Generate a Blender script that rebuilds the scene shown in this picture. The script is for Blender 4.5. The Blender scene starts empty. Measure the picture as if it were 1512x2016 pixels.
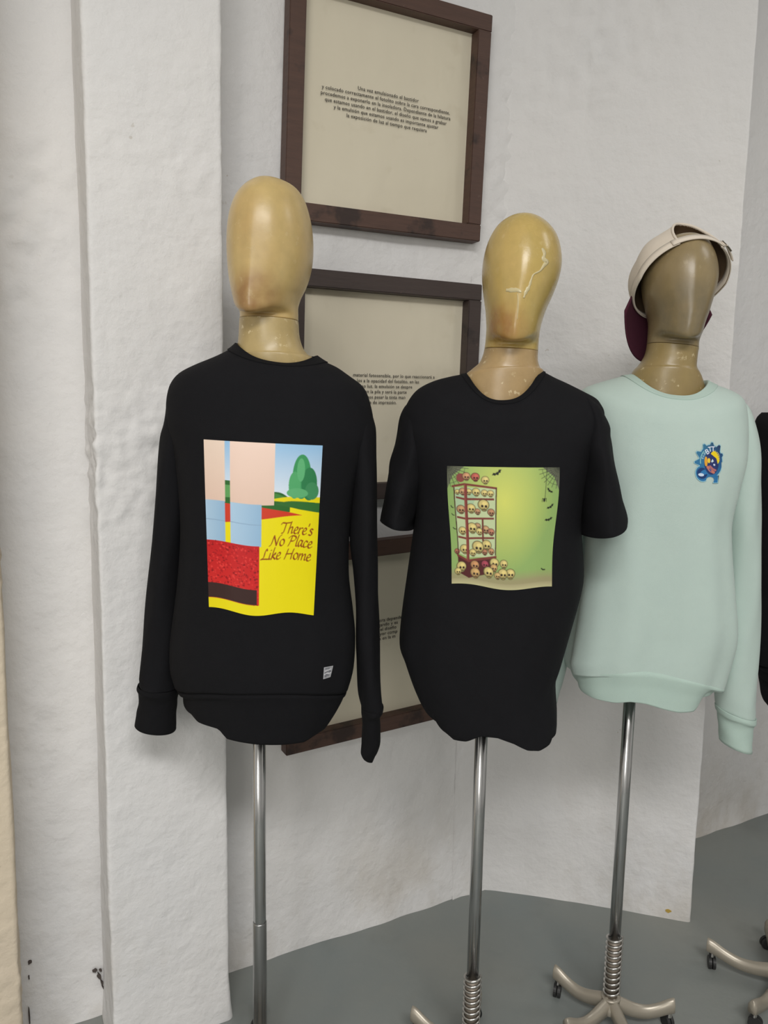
import bpy, bmesh, math, random
import numpy as np
from mathutils import Vector, Matrix, noise
from mathutils.bvhtree import BVHTree
SC = bpy.context.scene
COL = SC.collection
R = math.radians
random.seed(7)

# ------------------------------------------------------------------ camera
EYE = Vector((0, 0, 1.40))
cd = bpy.data.cameras.new('camera')
cam = bpy.data.objects.new('camera', cd)
COL.objects.link(cam)
cd.sensor_fit = 'VERTICAL'
cd.sensor_height = 24.0
cd.lens = 24.0 * 1500.0 / 2016.0
cd.clip_start = 0.05
_up = Vector((0.0182, 0.9912, 0.1310)).normalized()          # world up seen from the camera: tilted 7.5 degrees down, rolled 1 degree
_fw = Vector((0, 0, -1)); _fw = (_fw - _up * _fw.dot(_up)).normalized()
_rt = _fw.cross(_up)
cam.matrix_world = Matrix.Translation(EYE) @ Matrix((_rt, _fw, _up)).to_4x4()
SC.camera = cam

# ------------------------------------------------------------------ view, world, lights
SC.view_settings.view_transform = 'Standard'
SC.view_settings.look = 'None'
SC.view_settings.exposure = 0.0
SC.view_settings.gamma = 1.0
SC.view_settings.use_curve_mapping = False
SC.cycles.use_denoising = True
SC.cycles.max_bounces = 6
SC.cycles.diffuse_bounces = 4
SC.cycles.sample_clamp_indirect = 4.0
W = bpy.data.worlds.new('world'); SC.world = W; W.use_nodes = True
W.node_tree.nodes['Background'].inputs['Color'].default_value = (0.85, 0.92, 1.0, 1)
W.node_tree.nodes['Background'].inputs['Strength'].default_value = 0.3


def area(name, loc, target, sx, sy, power, color):
    l = bpy.data.lights.new(name, 'AREA'); l.shape = 'RECTANGLE'; l.size = sx; l.size_y = sy
    l.energy = power; l.color = color
    o = bpy.data.objects.new(name, l); COL.objects.link(o)
    o.location = loc
    o.rotation_euler = (Vector(target) - Vector(loc)).to_track_quat('-Z', 'Y').to_euler()
    return o


area('window_daylight', (-1.25, -3.30, 1.95), (-0.2, 1.5, 1.2), 1.5, 1.5, 46, (1.0, 0.965, 0.91))
area('ceiling_light_near', (0.35, -1.25, 3.2), (0.35, -1.25, 0), 1.9, 0.7, 100, (1.0, 0.985, 0.965))
area('ceiling_light_far', (2.6, 1.2, 3.2), (2.6, 1.2, 0), 1.2, 0.35, 10, (1.0, 0.985, 0.965))


# ------------------------------------------------------------------ helpers
def lin(*c):
    """0-255 sRGB to linear"""
    return tuple(((v / 255) / 12.92 if v / 255 <= .04045 else ((v / 255 + .055) / 1.055) ** 2.4) for v in c)


def tag(o, label=None, cat=None, group=None, kind=None):
    if label: o['label'] = label
    if cat: o['category'] = cat
    if group: o['group'] = group
    if kind: o['kind'] = kind
    return o


def empty(name, loc=(0, 0, 0), rz=0):
    o = bpy.data.objects.new(name, None); COL.objects.link(o)
    o.location = loc; o.rotation_euler = (0, 0, rz); o.empty_display_size = .1
    return o


def mesh_obj(name, verts, faces, mat, parent=None, smooth=True):
    me = bpy.data.meshes.new(name)
    me.from_pydata([tuple(map(float, v)) for v in verts], [], [tuple(map(int, f)) for f in faces])
    bm = bmesh.new(); bm.from_mesh(me)
    bmesh.ops.recalc_face_normals(bm, faces=bm.faces)
    bm.to_mesh(me); bm.free()
    for m in (mat if isinstance(mat, (list, tuple)) else [mat]): me.materials.append(m)
    if smooth: me.polygons.foreach_set('use_smooth', [True] * len(me.polygons))
    o = bpy.data.objects.new(name, me); COL.objects.link(o)
    if parent: o.parent = parent
    return o


def bm_obj(name, bm, mat, parent=None, smooth=False):
    me = bpy.data.meshes.new(name); bmesh.ops.recalc_face_normals(bm, faces=bm.faces); bm.to_mesh(me); bm.free()
    for m in (mat if isinstance(mat, (list, tuple)) else [mat]): me.materials.append(m)
    if smooth: me.polygons.foreach_set('use_smooth', [True] * len(me.polygons))
    o = bpy.data.objects.new(name, me); COL.objects.link(o)
    if parent: o.parent = parent
    return o


def copy_obj(o, parent=None):
    c = o.copy(); COL.objects.link(c); c.parent = parent
    for ch in list(o.children): copy_obj(ch, c)
    return c


class N:
    """little node builder"""
    def __init__(s, name):
        s.m = bpy.data.materials.new(name); s.m.use_nodes = True
        s.t = s.m.node_tree; s.b = s.t.nodes['Principled BSDF']
        s.co = s.t.nodes.new('ShaderNodeTexCoord')

    def new(s, k, **kw):
        n = s.t.nodes.new(k)
        for a, v in kw.items(): setattr(n, a, v)
        return n

    def link(s, a, b): s.t.links.new(a, b)

    def noise(s, scale, detail=4, rough=.55, vec=None, stretch=None):
        n = s.new('ShaderNodeTexNoise'); n.inputs['Scale'].default_value = scale
        n.inputs['Detail'].default_value = detail; n.inputs['Roughness'].default_value = rough
        v = vec or s.co.outputs['Object']
        if stretch:
            mp = s.new('ShaderNodeMapping'); mp.inputs['Scale'].default_value = stretch
            s.link(v, mp.inputs['Vector']); v = mp.outputs['Vector']
        s.link(v, n.inputs['Vector'])
        return n.outputs['Fac']

    def ramp(s, fac, stops):
        r = s.new('ShaderNodeValToRGB'); e = r.color_ramp.elements
        while len(e) < len(stops): e.new(.5)
        for k, (p, c) in enumerate(stops):
            e[k].position = p; e[k].color = (*c, 1) if not isinstance(c, (int, float)) else (c, c, c, 1)
        s.link(fac, r.inputs['Fac'])
        return r.outputs['Color']

    def mix(s, fac, a, b):
        m = s.new('ShaderNodeMix', data_type='RGBA')
        if isinstance(fac, (int, float)): m.inputs[0].default_value = fac
        else: s.link(fac, m.inputs[0])
        for v, i in ((a, 6), (b, 7)):
            if isinstance(v, tuple): m.inputs[i].default_value = (*v, 1)
            else: s.link(v, m.inputs[i])
        return m.outputs[2]

    def math(s, op, a, b=None):
        m = s.new('ShaderNodeMath', operation=op)
        for v, i in ((a, 0), (b, 1)):
            if v is None: continue
            if isinstance(v, (int, float)): m.inputs[i].default_value = v
            else: s.link(v, m.inputs[i])
        return m.outputs[0]

    def near(s, point, r0, r1, scale=(1, 1, 1)):
        """1 near a point of the object, 0 beyond r1: where a stain sits"""
        a = s.new('ShaderNodeVectorMath', operation='SUBTRACT'); s.link(s.co.outputs['Object'], a.inputs[0]); a.inputs[1].default_value = point
        b = s.new('ShaderNodeVectorMath', operation='MULTIPLY'); s.link(a.outputs[0], b.inputs[0]); b.inputs[1].default_value = scale
        c = s.new('ShaderNodeVectorMath', operation='LENGTH'); s.link(b.outputs[0], c.inputs[0])
        m = s.new('ShaderNodeMapRange'); m.interpolation_type = 'SMOOTHSTEP'
        s.link(c.outputs['Value'], m.inputs[0]); m.inputs[1].default_value = r0; m.inputs[2].default_value = r1
        m.inputs[3].default_value = 1; m.inputs[4].default_value = 0
        return m.outputs[0]

    def bump(s, h, dist, strength=1.0, prev=None):
        b = s.new('ShaderNodeBump'); b.inputs['Strength'].default_value = strength; b.inputs['Distance'].default_value = dist
        s.link(h, b.inputs['Height'])
        if prev: s.link(prev, b.inputs['Normal'])
        return b.outputs['Normal']

    def out(s, color=None, rough=None, metal=None, normal=None, **kw):
        for v, i in ((color, 'Base Color'), (rough, 'Roughness'), (metal, 'Metallic'), (normal, 'Normal')):
            if v is None: continue
            if isinstance(v, tuple): s.b.inputs[i].default_value = (*v, 1)
            elif isinstance(v, (int, float)): s.b.inputs[i].default_value = v
            else: s.link(v, s.b.inputs[i])
        for k, v in kw.items(): s.b.inputs[k.replace('_', ' ')].default_value = v
        return s.m


def plaster(name, c1, c2, dirt, bump=1.0):
    n = N(name)
    a = n.noise(1.7, 3); b = n.noise(9, 5)
    col = n.mix(n.ramp(a, [(.35, 0), (.7, 1)]), c1, c2)
    sp = n.noise(3.1, 5, .6, stretch=(1, 1, .6))
    sep = n.new('ShaderNodeSeparateXYZ'); n.link(n.co.outputs['Object'], sep.inputs[0])
    low = n.new('ShaderNodeMapRange'); n.link(sep.outputs['Z'], low.inputs[0])
    low.inputs[1].default_value = .02; low.inputs[2].default_value = .42; low.inputs[3].default_value = 1; low.inputs[4].default_value = 0
    d = n.math('MULTIPLY', n.ramp(sp, [(.48, 0), (.66, 1)]), low.outputs[0])
    col = n.mix(n.math('MULTIPLY', d, .55), col, dirt)
    sc = n.noise(55, 2, .5); sc2 = n.noise(7, 2)
    spots = n.math('MULTIPLY', n.ramp(sc, [(.72, 0), (.75, 1)]), n.ramp(sc2, [(.56, 0), (.66, 1)]))
    col = n.mix(n.math('MULTIPLY', spots, .5), col, dirt)
    h1 = n.noise(38, 4, .6); h2 = n.noise(11, 3)
    nm = n.bump(h1, .004 * bump, .8)
    nm = n.bump(h2, .013 * bump, .55, nm)
    return n.out(col, .88, 0, nm, Specular_IOR_Level=.25)


def cloth(name, c1, c2, sheen=.0, scale=1.0, rough=.9):
    n = N(name)
    col = n.mix(n.noise(24, 3), c1, c2)
    h = n.noise(900 * scale, 2, .6); h2 = n.noise(5, 3, .5)
    nm = n.bump(h, .0006, .6); nm = n.bump(h2, .012, .3, nm)
    return n.out(col, rough, 0, nm, Sheen_Weight=sheen, Sheen_Roughness=.5, Specular_IOR_Level=.2)


def plain(name, c, rough=.5, metal=0, **kw):
    n = N(name)
    f = n.noise(30, 3)
    return n.out(n.mix(n.math('MULTIPLY', f, .5), c, tuple(v * .8 for v in c)), rough, metal, **kw)


M = {}
M['wall'] = plaster('white_plaster', (.78, .765, .75), (.74, .735, .735), (.42, .36, .27))
M['cream'] = plaster('lamplit_plaster', (.70, .60, .46), (.66, .57, .45), (.25, .2, .15))  # warm lamplight on the outer column, put into the plaster colour
M['ceiling'] = plain('ceiling_white', (.75, .75, .74), .9)


def floor_mat():
    n = N('grey_floor_paint')
    a = n.noise(1.6, 5, .6); b = n.noise(90, 2, .6); c = n.noise(5, 4, .6)
    col = n.mix(n.ramp(a, [(.35, 0), (.65, 1)]), lin(124, 131, 130), lin(137, 139, 134))
    col = n.mix(n.ramp(c, [(.55, 0), (.75, .35)]), col, lin(110, 113, 109))
    col = n.mix(n.ramp(b, [(.7, 0), (.78, .5)]), col, lin(150, 150, 142))
    nm = n.bump(n.noise(14, 4), .004, .5)
    return n.out(col, n.ramp(a, [(.3, .42), (.7, .6)]), 0, nm)


M['floor'] = floor_mat()


def wood(name, c1, c2, c3):
    n = N(name)
    g = n.noise(5, 5, .6, stretch=(3, 3, 30)); k = n.noise(9, 4, .6); w = n.noise(45, 3, .6)
    col = n.mix(g, c1, c2)
    col = n.mix(n.ramp(k, [(.58, 0), (.66, .8)]), col, c3)
    col = n.mix(n.ramp(w, [(.7, 0), (.76, .35)]), col, lin(120, 105, 95))
    return n.out(col, .55, 0, n.bump(g, .001, .5))


M['wood_brown'] = wood('walnut_stain', lin(66, 47, 40), lin(94, 68, 56), lin(38, 27, 24))
M['wood_dark'] = wood('dark_stain', lin(58, 48, 45), lin(72, 60, 56), lin(40, 34, 33))


def linen():
    n = N('screen_fabric')
    a = n.noise(3.2, 4); b = n.noise(12, 3)
    col = n.mix(a, lin(220, 212, 191), lin(211, 202, 180))
    col = n.mix(n.ramp(b, [(.62, 0), (.8, .4)]), col, lin(188, 176, 150))
    nm = n.bump(n.noise(7, 3, .5, stretch=(1, 1, .5)), .015, .5)
    return n.out(col, .85, 0, nm)


M['linen'] = linen()
M['ink'] = plain('dark_ink', lin(38, 32, 30), .8)
M['black'] = cloth('black_jersey', (.0058, .0058, .0072), (.0076, .0076, .0092), .0)
M['black_rib'] = cloth('black_rib', (.0048, .0048, .006), (.0062, .0062, .0074), .0)
M['mint'] = cloth('mint_fleece', lin(190, 207, 199), lin(184, 202, 195), .15)
M['mint_rib'] = cloth('mint_rib', lin(182, 202, 192), lin(176, 197, 188), .1)
M['chrome'] = plain('chrome_tube', (.55, .55, .55), .2, 1.0)
M['steel'] = plain('satin_steel_tube', (.40, .40, .40), .34, 1.0)
M['spring'] = plain('spring_steel', (.62, .60, .57), .22, 1.0)
M['core'] = plain('spring_core', lin(140, 130, 118), .5, .3)
M['cast'] = plain('cast_base_paint', lin(168, 160, 146), .33, .35)
M['rubber'] = plain('caster_rubber', (.02, .02, .02), .5)
M['cap'] = cloth('cream_twill', lin(226, 215, 200), lin(218, 206, 190), .1)
M['cap_in'] = cloth('cap_lining', lin(120, 100, 78), lin(110, 90, 70), .0)
M['brim'] = cloth('burgundy_twill', lin(78, 38, 52), lin(70, 32, 46), .0)
M['brass'] = plain('dull_brass', lin(130, 122, 108), .35, .8)


def skin(name, base, alt, stain, chin, stain_r, fleck=.25, low=None, rough=.3):
    """lacquered papier-mache: blotched, with a stain round the chin and pale flecks"""
    n = N(name)
    a = n.noise(9, 4, .55, stretch=(1, 1, .7)); b = n.noise(38, 4, .6)
    col = n.mix(n.ramp(a, [(.36, 0), (.66, 1)]), base, alt)
    col = n.mix(n.ramp(b, [(.35, .22), (.6, 0)]), col, tuple(v * .6 for v in base))
    if chin:
        st = n.near(chin, stain_r * .2, stain_r, (1, .8, 1.25))
        st = n.math('MULTIPLY', st, n.ramp(n.noise(22, 3), [(.3, .35), (.62, 1)]))
        col = n.mix(n.math('MULTIPLY', st, .8), col, stain)
    f = n.noise(75, 3, .6); g = n.noise(12, 2)
    fl = n.math('MULTIPLY', n.ramp(f, [(.62, 0), (.67, 1)]), n.ramp(g, [(.42, 0), (.58, 1)]))
    col = n.mix(n.math('MULTIPLY', fl, fleck), col, lin(232, 216, 176))
    return n.out(col, n.ramp(a, [(.3, rough), (.7, rough + .15)]), 0, n.bump(n.noise(60, 3), .0012, .4), Coat_Weight=.25, Coat_Roughness=.25)


# ------------------------------------------------------------------ measured outlines (metres, in each dummy's own frame: u across, z up)
# rows run  u_left, z_left, u_right, z_right, depth in front, depth behind, offset back, dip of the front edge
T = {
'm1_body': [[-.0383,1.5179,.1087,1.4983,.074,.07,0,.027],[-.0504,1.5075,.1247,1.4885,.082,.078,0,.021],[-.0754,1.4941,.1465,1.4788,.088,.083,0,.013],[-.1134,1.4777,.1712,1.4625,.096,.088,0,.013],[-.1384,1.4643,.1904,1.4489,.101,.094,0,.012],[-.1533,1.4492,.2011,1.435,.104,.098,0,.01],[-.162,1.4297,.208,1.4163,.107,.1,0,.006],[-.1662,1.4018,.2142,1.3881,.111,.104,0,0],[-.165,1.3645,.2157,1.3557,.115,.106,0,0],[-.1555,1.3272,.2037,1.323,.119,.108,0,0],[-.1473,1.2609,.1835,1.2552,.123,.108,0,0],[-.144,1.1744,.1729,1.1769,.124,.106,0,0],[-.1502,1.0864,.1719,1.0926,.123,.106,0,-.003],[-.159,1.0171,.1807,1.0222,.122,.108,0,-.008],[-.1668,.9569,.1864,.9663,.122,.11,0,-.014],[-.1677,.9064,.1842,.9047,.121,.11,0,-.02],[-.1596,.8706,.1747,.8632,.118,.108,0,-.026]],
'm1_band': [[-.1549,.8634,.1718,.857,.118,.108,0,-.026],[-.1464,.849,.168,.8445,.116,.104,0,-.028],[-.1438,.8294,.1632,.8237,.115,.102,0,-.026],[-.1432,.8056,.1544,.7986,.114,.102,0,-.024],[-.1406,.789,.1446,.7776,.113,.1,0,-.02]],
'm1_sl': [[-.1519,1.43,-.1047,1.4309,.03,.03,.005,0],[-.1632,1.4224,-.1022,1.403,.05,.05,.01,0],[-.1696,1.4018,-.1066,1.3747,.058,.058,.012,0],[-.1755,1.3688,-.1149,1.3556,.062,.06,.015,0],[-.1815,1.3354,-.1233,1.3316,.062,.06,.018,0],[-.1922,1.2488,-.1286,1.2496,.058,.056,.02,0],[-.2022,1.1509,-.1381,1.1513,.054,.052,.022,0],[-.2128,1.0507,-.1499,1.0509,.05,.05,.025,0],[-.2227,.9494,-.1574,.9492,.046,.046,.025,0],[-.2312,.8774,-.1585,.8822,.043,.043,.025,0],[-.2345,.8609,-.158,.8541,.042,.042,.025,0]],
'm1_cl': [[-.2374,.8609,-.157,.8541,.043,.043,.025,0],[-.2396,.8526,-.1582,.8437,.043,.043,.025,0],[-.2359,.8422,-.1614,.8312,.038,.038,.025,0],[-.2374,.8203,-.1647,.8123,.037,.037,.025,0],[-.2409,.7994,-.1661,.7882,.038,.038,.025,0],[-.2453,.7795,-.1665,.7649,.039,.039,.025,0]],
'm1_sr': [[.1479,1.4407,.1966,1.4294,.03,.03,.005,0],[.151,1.4124,.2072,1.4088,.05,.05,.0,0],[.1609,1.3748,.2153,1.3805,.058,.058,.0,0],[.1708,1.3416,.2196,1.35,.062,.06,.0,0],[.1737,1.2647,.223,1.2653,.062,.06,0,0],[.1749,1.167,.2256,1.1674,.06,.058,0,0],[.1827,1.0976,.2278,1.0978,.056,.055,0,0],[.1857,1.0172,.2312,1.0172,.052,.052,0,0],[.1868,.9356,.2356,.9354,.048,.048,0,0],[.1927,.8631,.2409,.8628,.044,.044,0,0],[.1993,.8265,.2436,.823,.04,.04,0,0],[.2014,.8149,.2418,.8104,.038,.038,0,0]],
'm1_cr': [[.2003,.8234,.2447,.8209,.041,.041,0,0],[.2005,.8129,.2438,.8125,.041,.041,0,0],[.2016,.8023,.2379,.802,.034,.034,0,0],[.203,.7791,.2383,.7787,.03,.03,0,0],[.2033,.7526,.2399,.7469,.026,.026,0,0],[.2016,.7335,.2351,.7299,.022,.022,0,0],[.2008,.7207,.2293,.715,.016,.016,0,0],[.207,.7099,.2254,.7043,.008,.008,0,0]],
'm2_body': [[-.0542,1.4742,.083,1.4828,.076,.074,0,.056],[-.0667,1.4721,.0966,1.4772,.084,.08,0,.06],[-.0861,1.468,.1131,1.4689,.09,.084,0,.062],[-.1122,1.4608,.1364,1.4588,.096,.088,0,.062],[-.1345,1.4508,.1656,1.4449,.102,.094,0,.06],[-.1509,1.4389,.1889,1.4329,.105,.098,0,.059],[-.1643,1.4202,.1989,1.4226,.108,.1,0,.056],[-.1727,1.3985,.2074,1.4055,.111,.102,0,.052],[-.1751,1.371,.2071,1.3767,.115,.104,0,.039],[-.1663,1.3316,.1942,1.3348,.12,.106,0,.023],[-.15,1.2723,.1803,1.271,.123,.106,0,.008],[-.1455,1.212,.1756,1.2116,.124,.106,0,0],[-.1495,1.1662,.1779,1.1668,.124,.106,0,0],[-.1605,1.0733,.1858,1.0885,.124,.108,0,0],[-.1691,.9947,.1789,1.0321,.124,.11,0,0],[-.1717,.9259,.1657,.9614,.123,.112,0,0],[-.1605,.8837,.1514,.8864,.122,.112,0,0],[-.1415,.8245,.1426,.8395,.121,.112,0,0],[-.1218,.7789,.1478,.7725,.119,.112,0,0],[-.1015,.7583,.1496,.7338,.118,.112,0,0]],
'm2_sl': [[-.1564,1.4203,-.1194,1.4356,.03,.03,0,0],[-.171,1.4103,-.1137,1.4065,.05,.05,0,0],[-.1813,1.3846,-.1118,1.3723,.062,.062,0,0],[-.1865,1.348,-.1147,1.3328,.07,.07,0,0],[-.1928,1.3112,-.1196,1.293,.076,.074,0,0],[-.1992,1.281,-.1266,1.2579,.078,.076,0,0],[-.2074,1.2376,-.1375,1.2123,.08,.078,0,0],[-.2147,1.1937,-.1448,1.1817,.082,.08,0,0],[-.2151,1.1876,-.1466,1.1714,.082,.08,0,0]],
'm2_sr': [[.1491,1.4396,.1894,1.4261,.03,.03,-.01,0],[.156,1.416,.1994,1.4149,.05,.05,-.01,0],[.16,1.3731,.2141,1.3866,.062,.062,-.01,0],[.1636,1.3395,.2212,1.3599,.07,.07,-.01,0],[.1677,1.2912,.2323,1.3074,.076,.074,-.012,0],[.1706,1.2429,.2442,1.2527,.08,.076,-.015,0],[.1736,1.1942,.2556,1.2086,.084,.078,-.018,.002],[.1756,1.1726,.2591,1.1969,.086,.078,-.018,.003]],
'm3_body': [[-.0389,1.4843,.112,1.4739,.076,.074,0,.039],[-.0531,1.482,.1266,1.4669,.084,.08,0,.04],[-.0764,1.4754,.145,1.461,.09,.084,0,.041],[-.1038,1.4667,.1657,1.4521,.096,.09,0,.041],[-.1302,1.4559,.1815,1.441,.102,.094,0,.04],[-.1418,1.4389,.1899,1.4236,.106,.098,0,.035],[-.1454,1.4072,.1953,1.3926,.11,.102,0,.022],[-.1422,1.3648,.1985,1.3511,.115,.104,0,.008],[-.1353,1.3115,.1977,1.3091,.12,.106,0,0],[-.1257,1.247,.1865,1.256,.123,.106,0,0],[-.1224,1.1817,.1751,1.1915,.124,.106,0,0],[-.1238,1.1266,.1781,1.1366,.124,.108,0,0],[-.13,1.0372,.1925,1.04,.123,.11,0,-.003],[-.1385,.9464,.2026,.9742,.122,.112,0,-.014],[-.1455,.8889,.2039,.9296,.121,.114,0,-.026],[-.1479,.8703,.1959,.882,.12,.114,0,-.028],[-.1425,.8498,.1844,.8247,.118,.112,0,-.034]],
'm3_band': [[-.1417,.8568,.1861,.8305,.12,.115,0,-.034],[-.138,.8466,.1815,.8211,.119,.112,0,-.034],[-.1313,.8226,.1738,.8104,.116,.11,0,-.034],[-.1269,.8008,.1662,.7985,.115,.108,0,-.032],[-.123,.7882,.1589,.782,.114,.106,0,-.028]],
'm3_sr': [[.1526,1.4336,.1953,1.4344,.025,.03,.024,0],[.1635,1.4128,.2122,1.4179,.043,.05,.034,0],[.1707,1.3705,.2256,1.377,.053,.062,.034,0],[.1726,1.3171,.2344,1.3293,.058,.066,.034,0],[.1733,1.2523,.2416,1.265,.058,.066,.034,0],[.176,1.1869,.2496,1.1893,.056,.064,.034,0],[.1846,1.1201,.2577,1.1229,.053,.062,.039,0],[.195,1.0299,.2677,1.033,.049,.058,.044,0],[.1981,.9384,.2735,.9421,.046,.054,.046,0],[.1958,.8451,.2792,.8381,.043,.05,.048,0],[.1957,.7865,.2826,.7682,.039,.046,.048,0],[.2001,.7561,.2832,.7329,.036,.042,.048,0]],
'm3_cr': [[.1973,.7654,.2835,.7424,.044,.044,.048,0],[.1991,.7549,.2833,.7318,.044,.044,.048,0],[.2043,.7434,.2796,.7233,.038,.038,.048,0],[.2074,.7163,.279,.7031,.037,.037,.048,0],[.2119,.6844,.281,.6639,.037,.037,.048,0]],
'm3_sl': [[-.1398,1.4285,-.0959,1.4293,.03,.03,.01,0],[-.1483,1.4018,-.097,1.3867,.05,.05,.015,0],[-.1516,1.3533,-.0954,1.3329,.06,.06,.02,0],[-.1556,1.2432,-.0991,1.2338,.06,.06,.03,0],[-.1632,1.1069,-.1078,1.0976,.055,.055,.04,0],[-.171,.9659,-.1191,.9567,.05,.05,.05,0],[-.183,.8456,-.135,.8362,.046,.046,.055,0],[-.1947,.7587,-.1484,.7493,.042,.042,.06,0]],
'm3_cl': [[-.1963,.7683,-.1477,.7591,.044,.044,.06,0],[-.1945,.7539,-.1495,.7469,.04,.04,.06,0],[-.197,.709,-.1527,.6995,.036,.036,.062,0],[-.1975,.6712,-.1578,.6639,.036,.036,.064,0]],
'm4_sl': [[-.1609,1.413,-.1131,1.4139,.03,.03,0,0],[-.1696,1.4015,-.1053,1.3824,.05,.05,0,0],[-.172,1.3833,-.1004,1.3485,.06,.06,0,0],[-.1668,1.3514,-.0997,1.3143,.064,.062,0,0],[-.1572,1.2549,-.0941,1.2456,.062,.06,0,0],[-.142,1.0794,-.0809,1.0826,.056,.056,0,0],[-.1284,.9239,-.0661,.9282,.052,.052,0,0],[-.121,.8143,-.0551,.8195,.046,.046,0,0],[-.1157,.7751,-.0536,.7753,.042,.042,0,0],[-.1068,.746,-.0576,.7428,.034,.034,0,0],[-.0955,.7308,-.0653,.7285,.02,.02,0,0]],
'm1_hem': [[-.1206,.8348],[-.1054,.8259],[-.0628,.8216],[-.0474,.8059],[.001,.7966],[.0563,.7911],[.0933,.7896],[.1304,.8009],[.1442,.8164]],
'm2_hem': [[-.0996,.8057],[-.0773,.7969],[-.075,.785],[-.0604,.7767],[-.0338,.7813],[-.0077,.7969],[.0226,.7977],[.0532,.7885],[.0792,.774],[.1059,.7656],[.13,.771],[.1334,.7792]],
'm3_hem': [[-.1406,.8293],[-.1269,.8225],[-.0857,.8163],[-.0531,.815],[-.0251,.821],[.0065,.8164],[.0391,.8087],[.0756,.8023],[.1075,.8021],[.1189,.8093],[.1276,.827]],
'm1_head': [[.0177,1.8049,.0304,1.8053,0,0,0,0],[-.0012,1.8007,.0512,1.8026,0,0,0,0],[-.0202,1.7913,.0703,1.7938,0,0,0,0],[-.0356,1.7742,.084,1.7768,0,0,0,0],[-.0457,1.7511,.0923,1.7542,0,0,0,0],[-.0513,1.7246,.098,1.7279,0,0,0,0],[-.053,1.6946,.1005,1.6978,0,0,0,0],[-.0519,1.6636,.0993,1.6665,0,0,0,0],[-.0485,1.6343,.0939,1.6385,0,0,0,0],[-.044,1.6165,.0875,1.6185,0,0,0,0],[-.0387,1.5987,.0802,1.602,0,0,0,0],[-.0342,1.5862,.0756,1.5855,0,0,0,0],[-.0324,1.5754,.0738,1.5709,0,0,0,0],[-.032,1.5645,.0738,1.5618,0,0,0,0]],
'm1_neck': [[-.0325,1.5631,.0738,1.5604,0,0,0,0],[-.033,1.559,.0748,1.5563,0,0,0,0],[-.0345,1.5335,.0767,1.5326,0,0,0,0],[-.0365,1.5152,.0833,1.5125,0,0,0,0],[-.0394,1.5023,.0928,1.5007,0,0,0,0],[-.0412,1.4967,.1031,1.4936,0,0,0,0]],
'm2_head': [[.0304,1.7639,.0473,1.7638,0,0,0,0],[.0138,1.7594,.0698,1.7592,0,0,0,0],[-.0036,1.7476,.0889,1.7474,0,0,0,0],[-.0178,1.7257,.1047,1.7274,0,0,0,0],[-.0272,1.6964,.1135,1.7001,0,0,0,0],[-.0308,1.6649,.1156,1.6745,0,0,0,0],[-.0288,1.6352,.1113,1.6487,0,0,0,0],[-.0251,1.611,.1023,1.621,0,0,0,0],[-.0215,1.5894,.0921,1.5967,0,0,0,0],[-.0199,1.5716,.0855,1.5762,0,0,0,0],[-.019,1.5603,.0823,1.5621,0,0,0,0],[-.0192,1.5508,.0809,1.5508,0,0,0,0],[-.02,1.5338,.0799,1.531,0,0,0,0],[-.0211,1.5224,.0795,1.5178,0,0,0,0]],
'm2_neck': [[-.0215,1.5209,.0796,1.5169,0,0,0,0],[-.0235,1.5109,.0794,1.5093,0,0,0,0],[-.0298,1.4956,.0804,1.4989,0,0,0,0],[-.0448,1.482,.0847,1.4875,0,0,0,0],[-.057,1.4703,.0917,1.48,0,0,0,0]],
'm3_head': [[.0374,1.7616,.0571,1.7615,0,0,0,0],[.0208,1.7577,.0761,1.7574,0,0,0,0],[.0035,1.7489,.0926,1.7475,0,0,0,0],[-.0113,1.7301,.1048,1.7278,0,0,0,0],[-.0218,1.7062,.1121,1.708,0,0,0,0],[-.0262,1.6782,.1161,1.6802,0,0,0,0],[-.0222,1.646,.1115,1.6483,0,0,0,0],[-.0158,1.6238,.1053,1.6243,0,0,0,0],[-.0117,1.6076,.1006,1.6062,0,0,0,0],[-.0089,1.5944,.0956,1.592,0,0,0,0],[-.0083,1.5843,.0924,1.5809,0,0,0,0],[-.0087,1.5751,.0911,1.5707,0,0,0,0],[-.0087,1.5587,.0909,1.5524,0,0,0,0],[-.0091,1.5485,.0908,1.5392,0,0,0,0]],
'm3_neck': [[-.009,1.5475,.0909,1.5382,0,0,0,0],[-.0102,1.5341,.0899,1.531,0,0,0,0],[-.0144,1.5197,.089,1.5147,0,0,0,0],[-.0247,1.5031,.09,1.5003,0,0,0,0],[-.0351,1.4905,.1003,1.483,0,0,0,0]],
'print1': [[-.0837,1.3461],[.1218,1.3389],[.1079,1.0366],[-.0769,1.0485]],
'print2': [[-.0852,1.304],[.1159,1.3062],[.1106,1.0859],[-.0697,1.0869]],
'emblem': [[.0615,1.3539],[.1213,1.3552],[.1274,1.2724],[.0673,1.2707]],
'tag1': [[.1271,.934],[.144,.933],[.1391,.9121],[.1259,.9113]],
'scar2': [[[[.0701,1.6897],[.0749,1.6811],[.0735,1.6716],[.0799,1.6665],[.0749,1.6604],[.0675,1.6501],[.0563,1.6431],[.0523,1.6336],[.0492,1.6222],[.0435,1.6118],[.0403,1.6021]],[.002,.004,.0045,.006,.004,.002,.0018,.002,.003,.004,.002]],[[[.0104,1.6168],[.0202,1.616],[.0291,1.6152],[.0355,1.6117]],[.003,.0055,.005,.002]],[[[.0294,1.6091],[.031,1.5916],[.0303,1.5652]],[.0008,.001,.0006]]],
'cap_c': [.0511,1.6766],
}



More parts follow.
